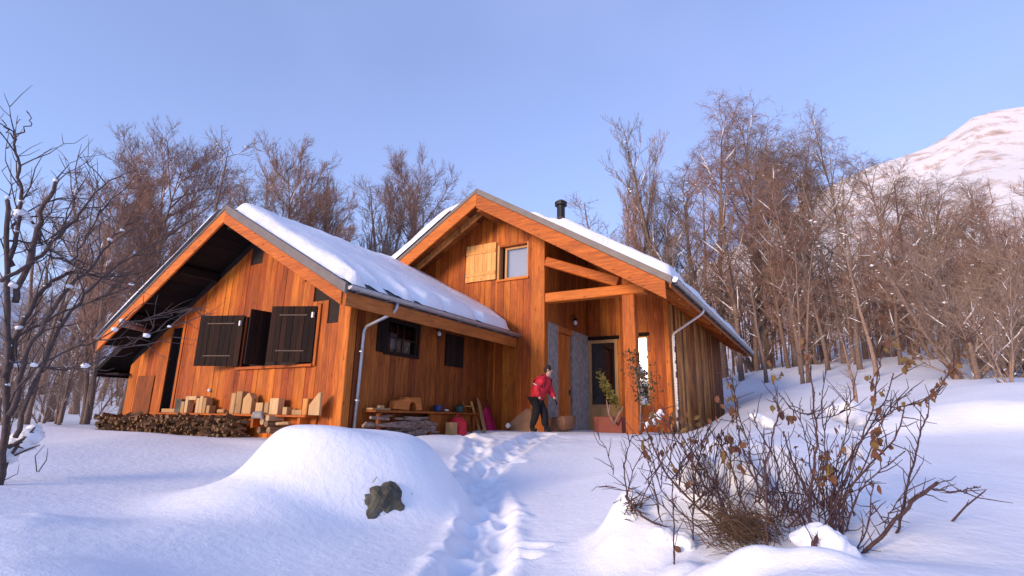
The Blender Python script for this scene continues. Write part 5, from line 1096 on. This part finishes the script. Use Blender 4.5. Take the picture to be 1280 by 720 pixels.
for (x, y, s, n_) in [(540, 95, .06, 2), (540, 122, .07, 2), (565, 120, .04, 1), (642, 100, .05, 1), (628, 20, .07, 3), (645, 60, .05, 2), (897, 18, .06, 3), (890, 45, .05, 2), (945, 70, .06, 3), (940, 100, .05, 3), (1050, 140, .05, 3), (1033, 158, .05, 3),
                      (1020, 183, .05, 2), (1005, 190, .05, 2), (975, 200, .05, 1), (925, 215, .06, 2), (842, 195, .06, 3), (840, 150, .05, 3), (835, 125, .05, 2), (850, 290, .08, 4), (848, 320, .08, 4), (852, 355, .08, 3), (690, 365, .06, 3), (712, 395, .08, 3), (710, 425, .08, 4),
                      (745, 342, .06, 3), (690, 438, .05, 2), (845, 450, .055, 1), (585, 250, .06, 3), (572, 240, .06, 3), (600, 250, .05, 2), (548, 215, .06, 3), (400, 310, .07, 3), (412, 335, .07, 3), (404, 365, .07, 2), (450, 398, .06, 2), (435, 278, .06, 3),
                      (430, 250, .06, 3), (585, 658, .05, 1), (1060, 118, .05, 2), (1080, 98, .05, 3), (1108, 60, .05, 3), (1098, 85, .05, 3), (1120, 35, .05, 2), (725, 210, .05, 1), (632, 375, .04, 1), (245, 405, .07, 2), (288, 445, .06, 2), (860, 240, .06, 2), (870, 170, .05, 2),
                      (655, 620, .09, 2), (247, 640, .09, 3), (540, 560, .07, 2), (415, 150, .06, 3), (420, 190, .06, 3), (436, 230, .06, 2)]:
    for k in range(n_+2): put_leaf(Z(x+r.gauss(0, 6), y-8+r.gauss(0, 6), r.uniform(4.3, 4.7) if x > 460 or y > 350 else 4.9), s*r.uniform(.55, .95))
for _ in range(125): put_leaf(Z(r.uniform(150, 455), r.gauss(300, 52), r.uniform(4.5, 5.0)), r.uniform(.035, .07))
for _ in range(40): put_leaf(Z(r.gauss(700, 90), r.gauss(330, 90), r.uniform(4.4, 4.8)), r.uniform(.02, .04))
# dead stalks matted at the foot of the shrub
m = MB()
for _ in range(520):
    cx = r.gauss(475, 55); cy = r.gauss(585, 28); d0 = 4.35+r.gauss(0, .12); a = Z(cx, cy+12, d0); an = r.gauss(1.0, .5); ln = r.uniform(.08, .28)
    e = a+CR*math.sin(an)*ln*-1+Vector((0, 0, abs(math.cos(an))*ln*.7))+Vector((r.gauss(0, .05), r.gauss(0, .05), 0)); m.tube([a, a.lerp(e, .5)+Vector((0, 0, .03)), e], [.003, .0026, .001], 3, cap=False)
tag(m.build('dead_stalks', M['straw'], None), 'matted brown dead stalks at the foot of the thorny shrub', 'dry grass', None, 'stuff')
m = MB()
for _ in range(60):
    a = Z(r.gauss(118, 16), r.gauss(515, 18), 4.72); e = a+Vector((r.gauss(.03, .05), r.gauss(0, .04), r.gauss(.02, .04))); m.tube([a, e], [.005, .002], 3)
tag(m.build('dead_stalks', M['straw'], None), 'small brown tuft of stalks at the left foot of the thorny shrub', 'dry grass', None, 'stuff')
# loose snow caught in the shrub
def cap(label, pts, rads, dist):
    m = MB(); P3 = [Z(x, y, dist) for x, y in pts]; bm = bmesh.new()
    for i, (p, q) in enumerate(zip(P3, rads)):
        mt = Matrix.Translation(p) @ Matrix.Diagonal((1.15, 1., .8, 1)); bmesh.ops.create_icosphere(bm, subdivisions=3, radius=q, matrix=mt)
    me = bpy.data.meshes.new('snow_clump'); bm.to_mesh(me); bm.free(); o = bpy.data.objects.new('snow_clump', me); c = P3[0]; me.transform(Matrix.Translation(-c)); link(o, None, c)
    rm = o.modifiers.new('remesh', 'REMESH'); rm.mode = 'VOXEL'; rm.voxel_size = .012
    sm = o.modifiers.new('smooth', 'SMOOTH'); sm.factor = .8; sm.iterations = 8
    tx = bpy.data.textures.new('clump', 'CLOUDS'); tx.noise_scale = .09; dm = o.modifiers.new('d', 'DISPLACE'); dm.texture = tx; dm.strength = .06; dm.mid_level = .5; dm.texture_coords = 'LOCAL'
    dg = bpy.context.evaluated_depsgraph_get(); ev = bpy.data.meshes.new_from_object(o.evaluated_get(dg)); o.modifiers.clear(); o.data = ev; ev.materials.clear(); ev.materials.append(M['snow']); ev.polygons.foreach_set('use_smooth', [True]*len(ev.polygons))
    return tag(o, label, 'snow')
cap('long rounded snow slab sloping down right at the foot of the shrub', [(625, 610), (655, 600), (690, 600), (715, 625), (740, 655), (765, 680), (690, 640)], [.06, .07, .09, .10, .10, .09, .09], 4.05)
cap('tall heap of snow caught behind the middle stems of the shrub', [(400, 420), (420, 380), (450, 400), (430, 470), (390, 460), (480, 440), (500, 500)], [.14, .10, .12, .16, .12, .12, .10], 4.95)
cap('snow lump caught high in the stems right of the shrub middle', [(790, 250), (740, 230), (790, 350), (770, 215)], [.10, .08, .07, .07], 5.0)
cap('small white snow lump in the left top of the shrub', [(178, 248), (192, 236), (206, 226), (166, 262), (186, 262), (150, 258), (160, 276), (204, 246), (216, 236), (140, 270)], [.026, .028, .015, .024, .022, .018, .02, .018, .013, .014], 4.95)
q1 = hit(1184, 652, 3., 9.); rq = math.hypot(q1.x, q1.y); m = MB(); m.tube([q1-Vector((0, 0, .03)), at_r(1207, 633, rq+.05), at_r(1232, 613, rq+.1)], [.008, .006, .004], 6); m.tube([at_r(1207, 633, rq+.05), at_r(1212, 628, rq+.1)+Vector((0, 0, .02))], [.004, .002], 4)
tag(m.build('twig', M['stem'], None), 'single bare twig poking out of the snow right of the shrub', 'twig')
cap('snow lump resting on the left edge of the shrub', [(510, 250), (490, 240), (530, 265)], [.05, .045, .05], 4.8)
cap('snow lump between the left stems of the shrub', [(300, 400), (330, 440), (280, 440), (340, 380)], [.10, .10, .09, .07], 4.95)
cap('long snow bolster lying before the left foot of the shrub', [(240, 640), (270, 620), (210, 600), (300, 660)], [.08, .09, .08, .08], 4.5)
